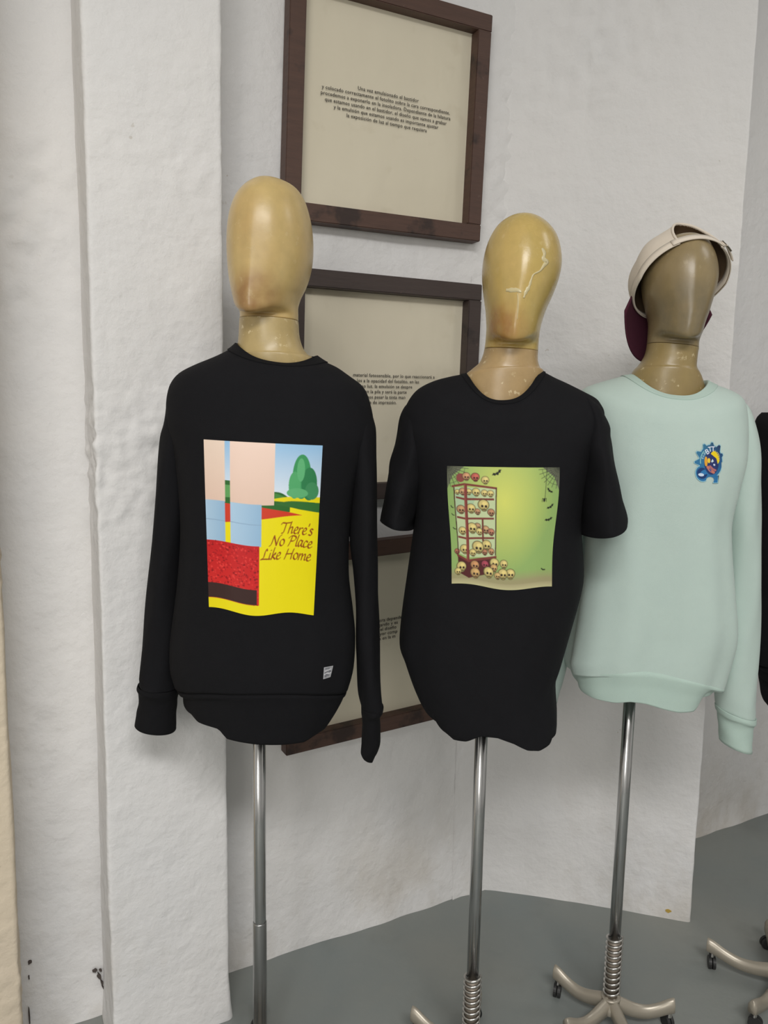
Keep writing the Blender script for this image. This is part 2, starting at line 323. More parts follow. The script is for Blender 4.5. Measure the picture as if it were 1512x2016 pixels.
def catmull(rows, sub):
    A = np.array(rows, float); out = []
    for k in range(len(A) - 1):
        p0 = A[max(k - 1, 0)]; p1 = A[k]; p2 = A[k + 1]; p3 = A[min(k + 2, len(A) - 1)]
        m1 = (p2 - p0) / 2; m2 = (p3 - p1) / 2
        for t in np.linspace(0, 1, sub, endpoint=False):
            t2, t3 = t * t, t * t * t
            out.append((2 * t3 - 3 * t2 + 1) * p1 + (t3 - 2 * t2 + t) * m1 + (-2 * t3 + 3 * t2) * p2 + (t3 - t2) * m2)
    out.append(A[-1])
    return np.array(out)


def chord_spline(rows, sub):
    """smooth curve through unevenly spaced rows"""
    A = np.array(rows, float)
    t = np.concatenate([[0], np.cumsum(np.sqrt(np.linalg.norm(np.diff(A[:, :4], axis=0), axis=1)))])
    m = np.zeros_like(A)
    for k in range(1, len(A) - 1):
        h0, h1 = t[k] - t[k - 1], t[k + 1] - t[k]
        m[k] = ((A[k] - A[k - 1]) / h0 * h1 + (A[k + 1] - A[k]) / h1 * h0) / (h0 + h1)
    m[0] = (A[1] - A[0]) / (t[1] - t[0]); m[-1] = (A[-1] - A[-2]) / (t[-1] - t[-2]); out = []
    for k in range(len(A) - 1):
        h = t[k + 1] - t[k]
        for q in np.linspace(0, 1, sub, endpoint=False):
            q2, q3 = q * q, q ** 3
            out.append((2 * q3 - 3 * q2 + 1) * A[k] + (q3 - 2 * q2 + q) * h * m[k] + (-2 * q3 + 3 * q2) * A[k + 1] + (q3 - q2) * h * m[k + 1])
    out.append(A[-1])
    return np.array(out)


def loft_pts(rows, sub=4, n=96, p=2.25, fold=None, hem=None, hem_rows=0, grow=0.0):
    """stacked tilted rings -> array (rows, n, 3)"""
    A = catmull(rows, sub)
    th = np.linspace(0, 2 * np.pi, n, endpoint=False)
    c, s = np.cos(th), np.sin(th)
    x = np.sign(c) * np.abs(c) ** (2 / p); y = np.abs(s) ** (2 / p)
    P = np.zeros((len(A), n, 3))
    for k, (uL, zL, uR, zR, bf, bb, yl, dip) in enumerate(A):
        mu, hu = (uL + uR) / 2, (uR - uL) / 2 + grow
        P[k, :, 0] = mu + hu * x
        P[k, :, 1] = yl + np.where(s > 0, -(bf + grow) * y, (bb + grow) * y)
        P[k, :, 2] = (zL + zR) / 2 + (zR - zL) / 2 * x - np.where(s > 0, dip * (1 - np.abs(x) ** 2.4), 0)
    if hem is not None:
        H = np.array(hem); last = P[-1]
        zf = np.interp(last[:, 0], H[:, 0], H[:, 1])
        zb = .5 * zf + .5 * H[:, 1].mean() + .012
        w = np.clip(s * 3 + .5, 0, 1)
        zt = zb * (1 - w) + zf * w
        dz = zt - last[:, 2]
        m = hem_rows or len(A) - 1
        for q in range(m + 1):
            f = (1 - q / m) ** 1.0
            P[len(A) - 1 - q, :, 2] += dz * f
    if fold is not None:
        for k in range(len(A)):
            v = k / (len(A) - 1)
            d = fold(th, v, P[k])
            P[k, :, 0] += d * c; P[k, :, 1] += -d * s
    return P


def loft_mesh(P, cap_top=False, cap_bottom=False):
    m, n, _ = P.shape
    V = P.reshape(-1, 3).tolist(); F = []
    for k in range(m - 1):
        a = k * n; b = a + n
        for i in range(n):
            j = (i + 1) % n
            F.append((a + i, a + j, b + j, b + i))
    if cap_top: F.append(tuple(range(n)))
    if cap_bottom: F.append(tuple(range((m - 1) * n, m * n)))
    return V, F


def solid(o, t=.0022):
    md = o.modifiers.new('thickness', 'SOLIDIFY'); md.thickness = t; md.offset = -1
    return o


# ------------------------------------------------------------------ the setting
NRM = Vector((.465, -.885, 0)).normalized(); TAN = Vector((-NRM.y, NRM.x, 0))
A0 = Vector((-.368, 1.739, 0))


def WP(u, z, o=0.0):
    """point on the wall that carries the frames: u along it, z up, o out from it"""
    return A0 + TAN * u + NRM * o + Vector((0, 0, z))


def bulge(p, amp, seed):
    q = Vector(p) + Vector((seed * 7.3, seed * 3.1, seed))
    v = noise.noise(q * 1.3) * .6 + noise.noise(q * 4.0) * .4 + noise.noise(q * 11) * .28 + noise.noise(q * 27) * .12
    r = noise.noise(q * 2.2 + Vector((9, 9, 9)))
    if r > .15:   # patches of rougher plaster
        v += (r - .15) * 10.0 * (noise.noise(q * 34) * .35 + noise.noise(q * 60) * .2)
    return v * amp


def sheet(name, path, z0, z1, dz, mat, amp, seed, kind='structure', foot=.0, rag=0.0):
    """a plastered upright surface over a floor path [(point, outward normal)]"""
    nz = max(2, int((z1 - z0) / dz) + 1); V = []; F = []
    zs = np.linspace(z0, z1, nz)
    for k, z in enumerate(zs):
        for p, nv in path:
            q = Vector((p.x, p.y, z))
            d = bulge(q, amp, seed)
            if foot and z < .12: d += foot * ((.12 - z) / .12) ** 2 * (.6 + noise.noise(Vector((p.x * 9, p.y * 9, seed))) * 1.4)
            V.append(q + nv * d)
    m = len(path)
    for k in range(nz - 1):
        for i in range(m - 1):
            F.append((k * m + i, k * m + i + 1, (k + 1) * m + i + 1, (k + 1) * m + i))
    o = mesh_obj(name, V, F, mat)
    return o


def line_path(pts, step, closed=False, round_r=0.0):
    """points -> evenly stepped path with normals; corners rounded by a small arc"""
    P = [Vector((p[0], p[1], 0)) for p in pts]
    out = []
    pts2 = [P[0]]
    for i in range(1, len(P) - 1):
        r = round_r
        a = (P[i - 1] - P[i]).normalized(); b = (P[i + 1] - P[i]).normalized()
        for t in np.linspace(0, 1, 7):
            pts2.append((P[i] + a * r) * (1 - t) ** 2 + P[i] * 2 * t * (1 - t) + (P[i] + b * r) * t ** 2)
    pts2.append(P[-1])
    for i in range(len(pts2) - 1):
        d = (pts2[i + 1] - pts2[i]); n = max(1, int(d.length / step))
        for k in range(n): out.append(pts2[i] + d * (k / n))
    out.append(pts2[-1])
    res = []
    for i, p in enumerate(out):
        t = (out[min(i + 1, len(out) - 1)] - out[max(i - 1, 0)]).normalized()
        res.append((p, Vector((t.y, -t.x, 0))))
    return res


TOP = 3.3


def box_bm(bm, x0, x1, y0, y1, z0, z1, mat=0, M4=None):
    vs = [bm.verts.new((x, y, z)) for z in (z0, z1) for y in (y0, y1) for x in (x0, x1)]
    if M4 is not None:
        for v in vs: v.co = M4 @ v.co
    fs = [(0, 2, 3, 1), (4, 5, 7, 6), (0, 1, 5, 4), (2, 6, 7, 3), (0, 4, 6, 2), (1, 3, 7, 5)]
    for f in fs:
        fc = bm.faces.new([vs[i] for i in f]); fc.material_index = mat
    return vs


# floor, ceiling and the plain sides of the room behind the camera
bm = bmesh.new()
nx, ny = 60, 60
g = [[bm.verts.new((-3.2 + 7.4 * i / nx, -3.6 + 8.2 * j / ny, noise.noise(Vector((i * .3, j * .3, 2))) * .0015)) for j in range(ny + 1)] for i in range(nx + 1)]
for i in range(nx):
    for j in range(ny): bm.faces.new((g[i][j], g[i + 1][j], g[i + 1][j + 1], g[i][j + 1]))
fl = tag(bm_obj('floor', bm, M['floor'], smooth=True), 'grey painted concrete floor, worn, under the dummy stands', 'floor', kind='structure')
bm = bmesh.new(); box_bm(bm, -3.3, 4.3, -3.7, 4.7, TOP, TOP + .1)
tag(bm_obj('ceiling', bm, M['ceiling']), 'plain white ceiling above the room', 'ceiling', kind='structure')
for nm, b, lb in (('wall_left', (-3.3, -3.2, -3.7, 4.7), 'white plaster side wall nearest the window'), ('wall_right', (4.2, 4.3, -3.7, 4.7), 'white plaster side wall past the recess'),
                  ('wall_front', (-3.3, 4.3, -3.7, -3.6), 'white plaster wall holding the window, behind the viewer')):
    bm = bmesh.new(); box_bm(bm, *b, 0, TOP); tag(bm_obj(nm, bm, M['wall']), lb, 'wall', kind='structure')
# the window that lets the daylight in, behind the viewer
bm = bmesh.new()
wx, wz, hw, hh = -1.25, 1.95, .82, .82
for a in ((-hw, hw, -hh, -hh + .06), (-hw, hw, hh - .06, hh), (-hw, -hw + .06, -hh + .06, hh - .06), (hw - .06, hw, -hh + .06, hh - .06), (-.025, .025, -hh + .06, hh - .06)):
    box_bm(bm, wx + a[0], wx + a[1], -3.6, -3.53, wz + a[2], wz + a[3])
wn = tag(bm_obj('window_1', bm, plain('window_paint', (.7, .7, .68), .5)), 'white window frame with two panes in the wall behind the viewer', 'window', kind='structure')
n = N('window_glass'); n.out((.9, .95, 1), .05, 0, Transmission_Weight=1.0)
bm = bmesh.new(); box_bm(bm, wx - hw + .05, wx + hw - .05, -3.575, -3.569, wz - hh + .05, wz + hh - .05); bm_obj('pane', bm, n.m, wn)
for x, y, lb in ((.35, -1.25, 'long white ceiling lamp over the viewer'), (2.6, 1.2, 'long white ceiling lamp over the recess')):
    t = tag(empty('ceiling_lamp', (x, y, 3.24)), lb, 'lamp')
    bm = bmesh.new(); box_bm(bm, -1.0, 1.0, -.4, .4, -.03, .06); bm_obj('housing', bm, plain('lamp_housing', (.7, .7, .7), .5), t)

# wall with the frames, seen between the two columns and right of the near one
pb = line_path([WP(u, 0).to_tuple()[:2] for u in (-3.2, -.62)], .06) + line_path([WP(u, 0).to_tuple()[:2] for u in (-.6, .79)], .012)
wb = tag(sheet('wall_back', [(p, NRM) for p, _ in pb], 0, TOP, .014, M['wall'], .006, 1, foot=.006), 'white lumpy plaster wall carrying the three framed screens', 'wall', kind='structure')
# splayed wall at the corner, ending in a rough edge
C1 = WP(.70, 0); E1 = Vector((.879, 1.965, 0)); back = -NRM
pr = line_path([WP(.66, 0, .0015).to_tuple()[:2], (.300, 2.094), (.345, 2.092), (.503, 2.066), E1.to_tuple()[:2], (E1 + back * .55).to_tuple()[:2]], .011, round_r=.012)
tag(sheet('wall_corner', pr, 0, TOP, .014, M['wall'], .0055, 2, foot=.004), 'white plaster wall face angled out at the corner, with a rough edge', 'wall', kind='structure')
# deeper wall beyond that edge
Q1 = Vector((1.066, 2.393, 0))
prq = line_path([(Q1 - TAN * .5).to_tuple()[:2], (Q1 + TAN * 3.5).to_tuple()[:2]], .04)
tag(sheet('wall_recess', [(p, NRM) for p, _ in prq], 0, TOP, .03, M['wall'], .004, 3, foot=.004), 'white plaster wall set back beyond the rough edge', 'wall', kind='structure')


# columns standing out of the frames' wall
def column(u0, u1, off, mat, seed, label, step):
    pts = [WP(u0, 0, -.02), WP(u0, 0, off), WP(u1, 0, off), WP(u1, 0, -.02)]
    path = line_path([p.to_tuple()[:2] for p in pts], step, round_r=.010)
    return tag(sheet('column', path, 0, TOP, step, mat, .0052, seed, foot=.008), label, 'column', kind='structure')


column(-.294, -.036, .141, M['wall'], 5, 'white lumpy plaster column standing out from the wall beside the first dummy', .0062)
column(-1.25, -.466, .141, M['cream'], 6, 'plaster column coloured cream for warm lamplight, cut off by the edge of the photo', .012)

# chipped paint at the feet of walls and columns
def chip(name, pts, nv, mat, parent, th=.0015):
    """a flat flake: outline points, lifted along nv"""
    bm = bmesh.new()
    a = [bm.verts.new(Vector(p) + Vector(nv) * th) for p in pts]; b = [bm.verts.new(Vector(p) - Vector(nv) * .004) for p in pts]
    bm.faces.new(a); bm.faces.new(b[::-1])
    for i in range(len(pts)):
        j = (i + 1) % len(pts); bm.faces.new((a[i], b[i], b[j], a[j]))
    return bm_obj(name, bm, mat, parent)


M['chip'] = plain('bare_plaster_chip', lin(78, 70, 66), .9)
M['chip_y'] = plain('ochre_chip', lin(190, 160, 75), .8)


def blob(cu, cz, ru, rz, k=9, o=.004, rot=0):
    out = []
    for i in range(k):
        a = 2 * math.pi * i / k; r = 1 + random.uniform(-.35, .35)
        x, y = ru * r * math.cos(a), rz * r * math.sin(a)
        out.append(WP(cu + x * math.cos(rot) - y * math.sin(rot), cz + x * math.sin(rot) + y * math.cos(rot), o))
    return out


for (u, z, a, b, rt_) in ((-.312, .118, .006, .004, 0), (-.300, .115, .003, .003, 0), (-.303, .100, .0035, .010, .35), (-.298, .083, .0022, .008, .3), (-.294, .066, .0012, .012, .4),
                          (-.445, .185, .004, .003, .6), (-.448, .150, .0015, .004, 0), (-.451, .055, .0016, .022, 0)):
    chip('paint_chip', blob(u, z, a, b, rot=rt_), NRM, M['chip'], wb)
sd = (E1 - Vector((.503, 2.066, 0))).normalized(); sn = Vector((sd.y, -sd.x, 0))
cq = Vector((.503, 2.066, 0)) + sd * .327
wc = bpy.data.objects['wall_corner']
chip('paint_chip', [cq + sd * (.010 * math.cos(a) * random.uniform(.6, 1.2)) + Vector((0, 0, .024 + .005 * math.sin(a) * random.uniform(.6, 1.2))) + sn * .005 for a in np.linspace(0, 2 * math.pi, 9, endpoint=False)], sn, M['chip_y'], wc)


# ------------------------------------------------------------------ framed printing screens on the wall
def screen(u0, z0, w, h, rot, skew, woodm, lines, label, rail=.040, th=.036):
    """skew: how far out of square the old frame has gone"""
    t = tag(empty('framed_screen'), label, 'frame', 'silk screens hung one above the other')
    m = Matrix((TAN, -NRM, Vector((0, 0, 1)))).transposed().to_4x4()
    t.matrix_world = Matrix.Translation(WP(u0, z0, .0045)) @ m @ Matrix.Rotation(-rot, 4, 'Y')
    # local: x along the wall, y into the wall, z up
    spec = [('rail', 0, w, h - rail, h), ('rail', 0, w, 0, rail), ('stile', 0, rail, rail, h - rail), ('stile', w - rail, w, rail, h - rail)]
    for nm, x0, x1, z0_, z1_ in spec:
        bm = bmesh.new()
        e = .0006
        box_bm(bm, x0 + e, x1 - e, -th, 0, z0_ + (e if nm == 'stile' else 0), z1_ - (e if nm == 'stile' else 0))
        bmesh.ops.bevel(bm, geom=bm.edges[:], offset=.0018, segments=2, affect='EDGES')
        for v in bm.verts:
            q = v.co * 6 + Vector((u0 * 9, z0 * 5, x0 * 3))
            v.co.x += noise.noise(q) * .0012 + skew * v.co.z; v.co.z += noise.noise(q + Vector((4, 4, 4))) * .0012
        bm_obj(nm, bm, woodm, t)
    V = []; F = []; k = 40
    for j in range(k + 1):
        for i in range(k + 1):
            x = rail * .7 + (w - rail * 1.4) * i / k; z = rail * .7 + (h - rail * 1.4) * j / k
            e = min(i, k - i, j, k - j) / 6
            V.append((x + skew * z, -.0065 - noise.noise(Vector((x * 6 + u0, z * 4, z0))) * .0022 * min(1, e), z))
    for j in range(k):
        for i in range(k): a = j * (k + 1) + i; F.append((a, a + 1, a + k + 2, a + k + 1))
    mesh_obj('fabric', V, F, M['linen'], t)
    # printed paragraph
    bmt = bmesh.new()
    for txt, cx, z, size, al in lines:
        cu = bpy.data.curves.new('text', 'FONT'); cu.body = txt; cu.size = size; cu.align_x = al; cu.resolution_u = 2; cu.offset = size * .006
        cu.space_character = 1.04
        o = bpy.data.objects.new('text', cu); COL.objects.link(o)
        bpy.context.view_layer.update()
        me = o.to_mesh()
        b2 = bmesh.new(); b2.from_mesh(me)
        mp = {}
        for v in b2.verts: mp[v] = bmt.verts.new((cx + v.co.x + skew * (z + v.co.y), -.0098, z + v.co.y))
        for f in b2.faces:
            try: bmt.faces.new([mp[v] for v in f.verts])
            except ValueError: pass
        b2.free(); o.to_mesh_clear()
        bpy.data.objects.remove(o); bpy.data.curves.remove(cu)
    bm_obj('lettering', bmt, M['ink'], t)
    return t


L1 = ['Una vez emulsionado el bastidor', 'y colocado correctamente el fotolito sobre la cara correspondiente,', 'procedemos a exponerlo en la insoladora. Dependiente de la hilatura',
      'que estamos usando en el bastidor, el diseño que vamos a grabar', 'y la emulsión que estamos usando es importante ajustar', 'la exposición de luz al tiempo que requiera']
screen(.130, 1.822, .527, .538, .018, .046, M['wood_brown'], [(s, .262, .311 - .0128 * i, .0118, 'CENTER') for i, s in enumerate(L1)],
       'topmost of the three framed screens, walnut brown wood with scuffed inner edge')
L2 = ['material fotosensible, por lo que reaccionará a', 'los a la opacidad del fotolito, en las', 'no luz, la emulsión se despre', 'en la pila y será la parte', 'mos pasar la tinta man', 'na de impresión.']
X2 = [.185, .196, .208, .218, .221, .226]
screen(.135, 1.180, .525, .540, .012, .027, M['wood_dark'], [(s, x - .008, .3005 - .0131 * i, .0117, 'LEFT') for i, (s, x) in enumerate(zip(L2, X2))],
       'middle one of the three framed screens, dark stained wood')
L3 = ['soladora depende', 'trabajando y es', 'ones el diseño', 'la mayor comp', 'latura en la m']
X3 = [.2475, .2495, .250, .2505, .2515]
screen(.136, .560, .525, .508, .042, .042, M['wood_brown'], [(s, x - .012, .2885 - .0121 * i, .0128, 'LEFT') for i, (s, x) in enumerate(zip(L3, X3))],
       'lowest of the three framed screens, brown wood, half hidden by the shirts')


# ------------------------------------------------------------------ dummies on stands
def lathe(prof, n=28):
    V = []; F = []
    for r, z in prof:
        for i in range(n): a = 2 * math.pi * i / n; V.append((r * math.cos(a), r * math.sin(a), z))
    for k in range(len(prof) - 1):
        for i in range(n): j = (i + 1) % n; F.append((k * n + i, k * n + j, (k + 1) * n + j, (k + 1) * n + i))
    F.append(tuple(range(n))); F.append(tuple(range((len(prof) - 1) * n, len(prof) * n)))
    return V, F


def tube(path, rad, n=10, closed_ends=True):
    V = []; F = []
    for k, p in enumerate(path):
        t = (path[min(k + 1, len(path) - 1)] - path[max(k - 1, 0)]).normalized()
        a = t.cross(Vector((0, 0, 1)));
        if a.length < 1e-4: a = Vector((1, 0, 0))
        a.normalize(); b = a.cross(t)
        r = rad[k] if isinstance(rad, (list, tuple)) else rad
        for i in range(n):
            w = 2 * math.pi * i / n; V.append(p + a * (r * math.cos(w)) + b * (r * math.sin(w)))
    for k in range(len(path) - 1):
        for i in range(n): j = (i + 1) % n; F.append((k * n + i, k * n + j, (k + 1) * n + j, (k + 1) * n + i))
    if closed_ends: F.append(tuple(range(n))); F.append(tuple(range((len(path) - 1) * n, len(path) * n)))
    return V, F


def stand(t, top, leg0, spring_top=.22, sleeve=None, reach=1.0):
    """pole, spring, hub and five curved legs on casters"""
    off = -t.rotation_euler.z
    V, F = lathe([(.0128, .06), (.0128, top)], 24); mesh_obj('pole', V, F, M['chrome'], t)
    if sleeve:
        V, F = lathe([(.0140, .06), (.0140, sleeve - .002), (.0134, sleeve)], 24); mesh_obj('pole_sleeve', V, F, M['steel'], t)
    hub_top = .072
    V, F = lathe([(.022, .034), (.026, .038), (.025, .050), (.0215, .058), (.0200, hub_top - .006), (.0215, hub_top - .005), (.0215, hub_top), (.0150, hub_top)], 30)
    mesh_obj('hub', V, F, M['cast'], t)
    if spring_top:
        V, F = lathe([(.0138, hub_top), (.0138, spring_top - .012)], 22); mesh_obj('spring_core', V, F, M['core'], t)
        turns = 11; k = turns * 22
        path = [Vector((.0168 * math.cos(a), .0168 * math.sin(a), hub_top + .003 + (spring_top - hub_top - .005) * (i / k))) for i, a in ((i, 2 * math.pi * turns * i / k) for i in range(k + 1))]
        V, F = tube(path, .0029, 8); mesh_obj('spring', V, F, M['spring'], t)
    for q in range(5):
        a = R(leg0 + 72 * q) + off
        d = Vector((math.cos(a), math.sin(a), 0)); sdv = Vector((-d.y, d.x, 0))
        prof = [(.010, .056, .0125, .020), (.030, .050, .012, .0175), (.055, .042, .0115, .0155), (.080, .040, .011, .0145), (.105, .047, .0105, .0150), (.124, .056, .0105, .0165), (.134, .0595, .0105, .0170), (.139, .0600, .0095, .0165)]
        pr_ = catmull(prof, 3); V = []; F = []
        sec = [(-1, -.85), (-1, .25), (-.55, .72), (-.12, .97), (.12, .97), (.55, .72), (1, .25), (1, -.85), (.7, -1), (-.7, -1)]
        for r, z, hw_, hh_ in pr_:
            for x, y in sec: V.append(d * (r * reach) + sdv * (hw_ * x) + Vector((0, 0, z + hh_ * y)))
        m_ = len(sec)
        for k in range(len(pr_) - 1):
            for i in range(m_): j = (i + 1) % m_; F.append((k * m_ + i, k * m_ + j, (k + 1) * m_ + j, (k + 1) * m_ + i))
        F.append(tuple(range(m_))); F.append(tuple(range((len(pr_) - 1) * m_, len(pr_) * m_)))
        lg = mesh_obj('leg', V, F, M['cast'], t)
        # caster: stem, fork and wheel
        bm = bmesh.new()
        cpos = d * (.129 * reach)
        bmesh.ops.create_cone(bm, cap_ends=True, segments=16, radius1=.0075, radius2=.0060, depth=.012, matrix=Matrix.Translation(cpos + Vector((0, 0, .0365))))
        for f in bm.faces: f.material_index = 1
        wa = a + 1.9
        wd = Vector((math.cos(wa), math.sin(wa), 0)); rotm = Vector((0, 0, 1)).rotation_difference(Vector((-wd.y, wd.x, 0))).to_matrix().to_4x4()
        n0 = len(bm.faces)
        for s_ in (-.0048, .0048):
            bmesh.ops.create_cone(bm, cap_ends=True, segments=22, radius1=.0158, radius2=.0158, depth=.0070, matrix=Matrix.Translation(cpos + Vector((0, 0, .0160)) + Vector((-wd.y, wd.x, 0)) * s_ + wd * .004) @ rotm)
        bm.faces.ensure_lookup_table()
        for f in bm.faces[n0:]: f.material_index = 0
        bm_obj('caster', bm, [M['rubber'], M['spring']], lg)


HF = [.02, .045, .062, .078, .088, .094, .097, .098, .099, .100, .100, .094, .055, .055]
HB = [.02, .045, .062, .078, .09, .098, .10, .098, .09, .078, .066, .060, .058, .058]
DROP = [0, 0, 0, 0, 0, 0, 0, 0, .001, .004, .012, .021, .002, 0]
RIDGE = [0, 0, 0, .1, .3, .5, .7, .8, .9, 1, 1, .8, .1, 0]


def head_pts(rows, yaw):
    rr = []
    for k, r in enumerate(rows): rr.append(list(r[:4]) + [HF[k], HB[k], DROP[k], RIDGE[k]])
    A = chord_spline(rr, 5); n = 72
    th = np.linspace(0, 2 * np.pi, n, endpoint=False); c, s = np.cos(th), np.sin(th)
    P = np.zeros((len(A), n, 3)); ca, sa = math.cos(yaw), math.sin(yaw)
    for k, (uL, zL, uR, zR, bf, bb, dr, rg) in enumerate(A):
        hu = (uR - uL) / 2; mu = (uL + uR) / 2
        x = hu * c; y = np.where(s > 0, -bf * np.abs(s), bb * np.abs(s))
        y = y - np.where(s > 0, .0035 * rg * np.exp(-(x / .011) ** 2), 0)
        # keep the measured outline while the face turns
        w = math.sqrt((hu * ca) ** 2 + ((bf + bb) / 2 * sa) ** 2) / hu
        X = (x * ca - y * sa) / w; Y = x * sa + y * ca
        P[k, :, 0] = mu + X; P[k, :, 1] = Y
        P[k, :, 2] = (zL + zR) / 2 + (zR - zL) / 2 * c - dr * np.maximum(0, s) ** 3.2
    return P


def dummy(key, loc, rz, label, yaw, mats, body, leg0, pole_top, spring_top=.22, sleeve=None, reach=1.03):
    t = tag(empty('mannequin', loc, rz), label, 'mannequin')
    stand(t, pole_top, leg0, spring_top, sleeve, reach)
    V, F = loft_mesh(head_pts(T[key + '_head'], yaw), True, True)
    hd = mesh_obj('head', V, F, mats[0], t)
    nr = [list(r) for r in T[key + '_neck']]
    for r, (f, b) in zip(nr, ((.0575, .0585), (.058, .059), (.059, .061), (.061, .063), (.064, .068), (.066, .07))): r[4], r[5] = f, b
    body_in = T[body]
    for q, kk in ((.80, 2), (.88, 4), (.90, 6)):
        b = body_in[kk]; m_, h_ = (b[0] + b[2]) / 2, (b[2] - b[0]) / 2
        nr.append([m_ - h_ * q, b[1] - .022, m_ + h_ * q, b[3] - .022, b[4] * q * .88, b[5] * q * .95, 0, b[7] + .012])
    V, F = loft_mesh(loft_pts(nr, 5, 64, 2.05), True, True); mesh_obj('neck', V, F, mats[1], t)
    rows = []
    for r in body_in[5:]:
        m_, h_ = (r[0] + r[2]) / 2, (r[2] - r[0]) / 2
        zz = (r[1] + r[3]) / 2 - .03
        rows.append((m_ - h_ * .86, zz, m_ + h_ * .86, zz, r[4] * .80, r[5] * .80, 0, max(0, r[7]) + .004))
    top_ = rows[0]; rows = [(top_[0] * .45, top_[1] + .010, top_[2] * .45, top_[3] + .010, .05, .05, 0, .03)] + rows
    rows = [r for r in rows if r[1] > pole_top - .02]
    V, F = loft_mesh(loft_pts(rows, 2, 40, 2.2), True, True); mesh_obj('torso', V, F, mats[1], t)
    return t, hd


Y1 = skin('lacquer_ochre', lin(200, 174, 116), lin(192, 162, 106), lin(140, 96, 54), (.000, -.095, 1.592), .075, .12)
Y1n = skin('lacquer_neck_pale', lin(184, 162, 112), lin(172, 148, 96), lin(150, 100, 50), None, .05, .7, rough=.35)
Y2 = skin('lacquer_yellow', lin(190, 165, 96), lin(198, 168, 104), lin(150, 92, 48), (-.004, -.09, 1.553), .075, .12, rough=.22)
Y2n = skin('lacquer_neck_tan', lin(180, 152, 108), lin(168, 140, 96), lin(150, 100, 50), None, .05, .55, rough=.3)
Y3 = skin('lacquer_grey_brown', lin(150, 132, 96), lin(132, 114, 80), lin(110, 100, 78), (.035, -.09, 1.60), .11, .10, rough=.3)
Y3n = skin('lacquer_neck_olive', lin(156, 136, 90), lin(140, 118, 76), lin(120, 90, 50), None, .05, .5, rough=.35)

M4S = T['m4_sl'][4][0] + .016 - T['m1_body'][8][0]   # this dummy stands 3.5 cm lower
for q in ('body', 'band'): T['m4_' + q] = [(r[0] + M4S, r[1] - .035, r[2] + M4S, r[3] - .035) + tuple(r[4:]) for r in T['m1_' + q]]
T['m4_hem'] = [(r[0] + M4S, r[1] - .035) for r in T['m1_hem']]
for q in ('head', 'neck'): T['m4_' + q] = [(r[0] + M4S, r[1] - .035, r[2] + M4S, r[3] - .035) + tuple(r[4:]) for r in T['m1_' + q]]
D1, H1 = dummy('m1', (-.238, 1.43, 0), R(4), 'egg-headed ochre mannequin on a chrome pole beside the white column', R(-17), (Y1, Y1n), 'm1_body', 99.4, .93, None, .365)
D2, H2 = dummy('m2', (.207, 1.48, 0), R(-5), 'egg-headed yellow mannequin with a pale glue scar across its face', R(-2), (Y2, Y2n), 'm2_body', 149, .93, .216)
D3, H3 = dummy('m3', (.545, 1.60, 0), R(-6), 'egg-headed grey-brown mannequin with a spring at the foot of its pole, wearing the cap', R(2), (Y3, Y3n), 'm3_body', 140, .93, .224)
D4, H4 = dummy('m4', (1.004, 1.702, 0), R(-10), 'mannequin cut off by the photo edge, one curved caster leg showing', R(-5), (Y1, Y1n), 'm4_body', 148, .89, .22, None, 1.3)


# pale glue scar running over the second face
def on_surface(o, pts, lift, y0=-.5):
    bv = BVHTree.FromObject(o, bpy.context.evaluated_depsgraph_get()); out = []
    for x, z in pts:
        h = bv.ray_cast(Vector((x, y0, z)), Vector((0, 1, 0)))
        out.append((h[0] + h[1] * lift) if h[0] is not None else None)
    return out


SCAR = T['scar2']
M['glue'] = plain('dried_glue', lin(208, 194, 150), .3)


def strip(name, o, pts, widths, mat, parent, lift=.0012):
    A = catmull([(p[0], p[1], w) for p, w in zip(pts, widths)], 6)
    V = []; F = []
    for k, (x, z, w) in enumerate(A):
        d = A[min(k + 1, len(A) - 1)][:2] - A[max(k - 1, 0)][:2]; d /= np.linalg.norm(d) + 1e-9
        jx = noise.noise(Vector((x * 160, z * 160, 3))) * .5 + .8
        row = [(x - d[1] * w * jx, z + d[0] * w * jx), (x, z), (x + d[1] * w * jx, z - d[0] * w * jx)]
        q = on_surface(o, row, lift); q2 = on_surface(o, row, -.0006)
        if any(v is None for v in q): continue
        V += [q2[0], q[0].lerp(q[1], .25), q[1], q[2].lerp(q[1], .25), q2[2]]
    for k in range(len(V) // 5 - 1):
        for i in range(4): F.append((k * 5 + i, k * 5 + i + 1, k * 5 + 6 + i, k * 5 + 5 + i))
    return mesh_obj(name, V, F, mat, parent)


bpy.context.view_layer.update()
for pts, ws in SCAR: tag(strip('glue_scar', H2, pts, ws, M['glue'], H2), 'pale dried glue scar')


# ------------------------------------------------------------------ garments
def body_fold(amp, seed, lo=.0):
    ph = [random.Random(seed + k).uniform(0, 6.28) for k in range(6)]

    def f(th, v, P):
        w = max(0, min(1, (v - .35) / .5)) * amp + lo
        d = np.sin(3 * th + ph[0] + v * 1.3) * .5 + np.sin(5 * th + ph[1] - v * 2) * .35 + np.sin(9 * th + ph[2] + v) * .22 + np.sin(14 * th + ph[3] + 2.5 * v) * .10
        return d * w
    return f


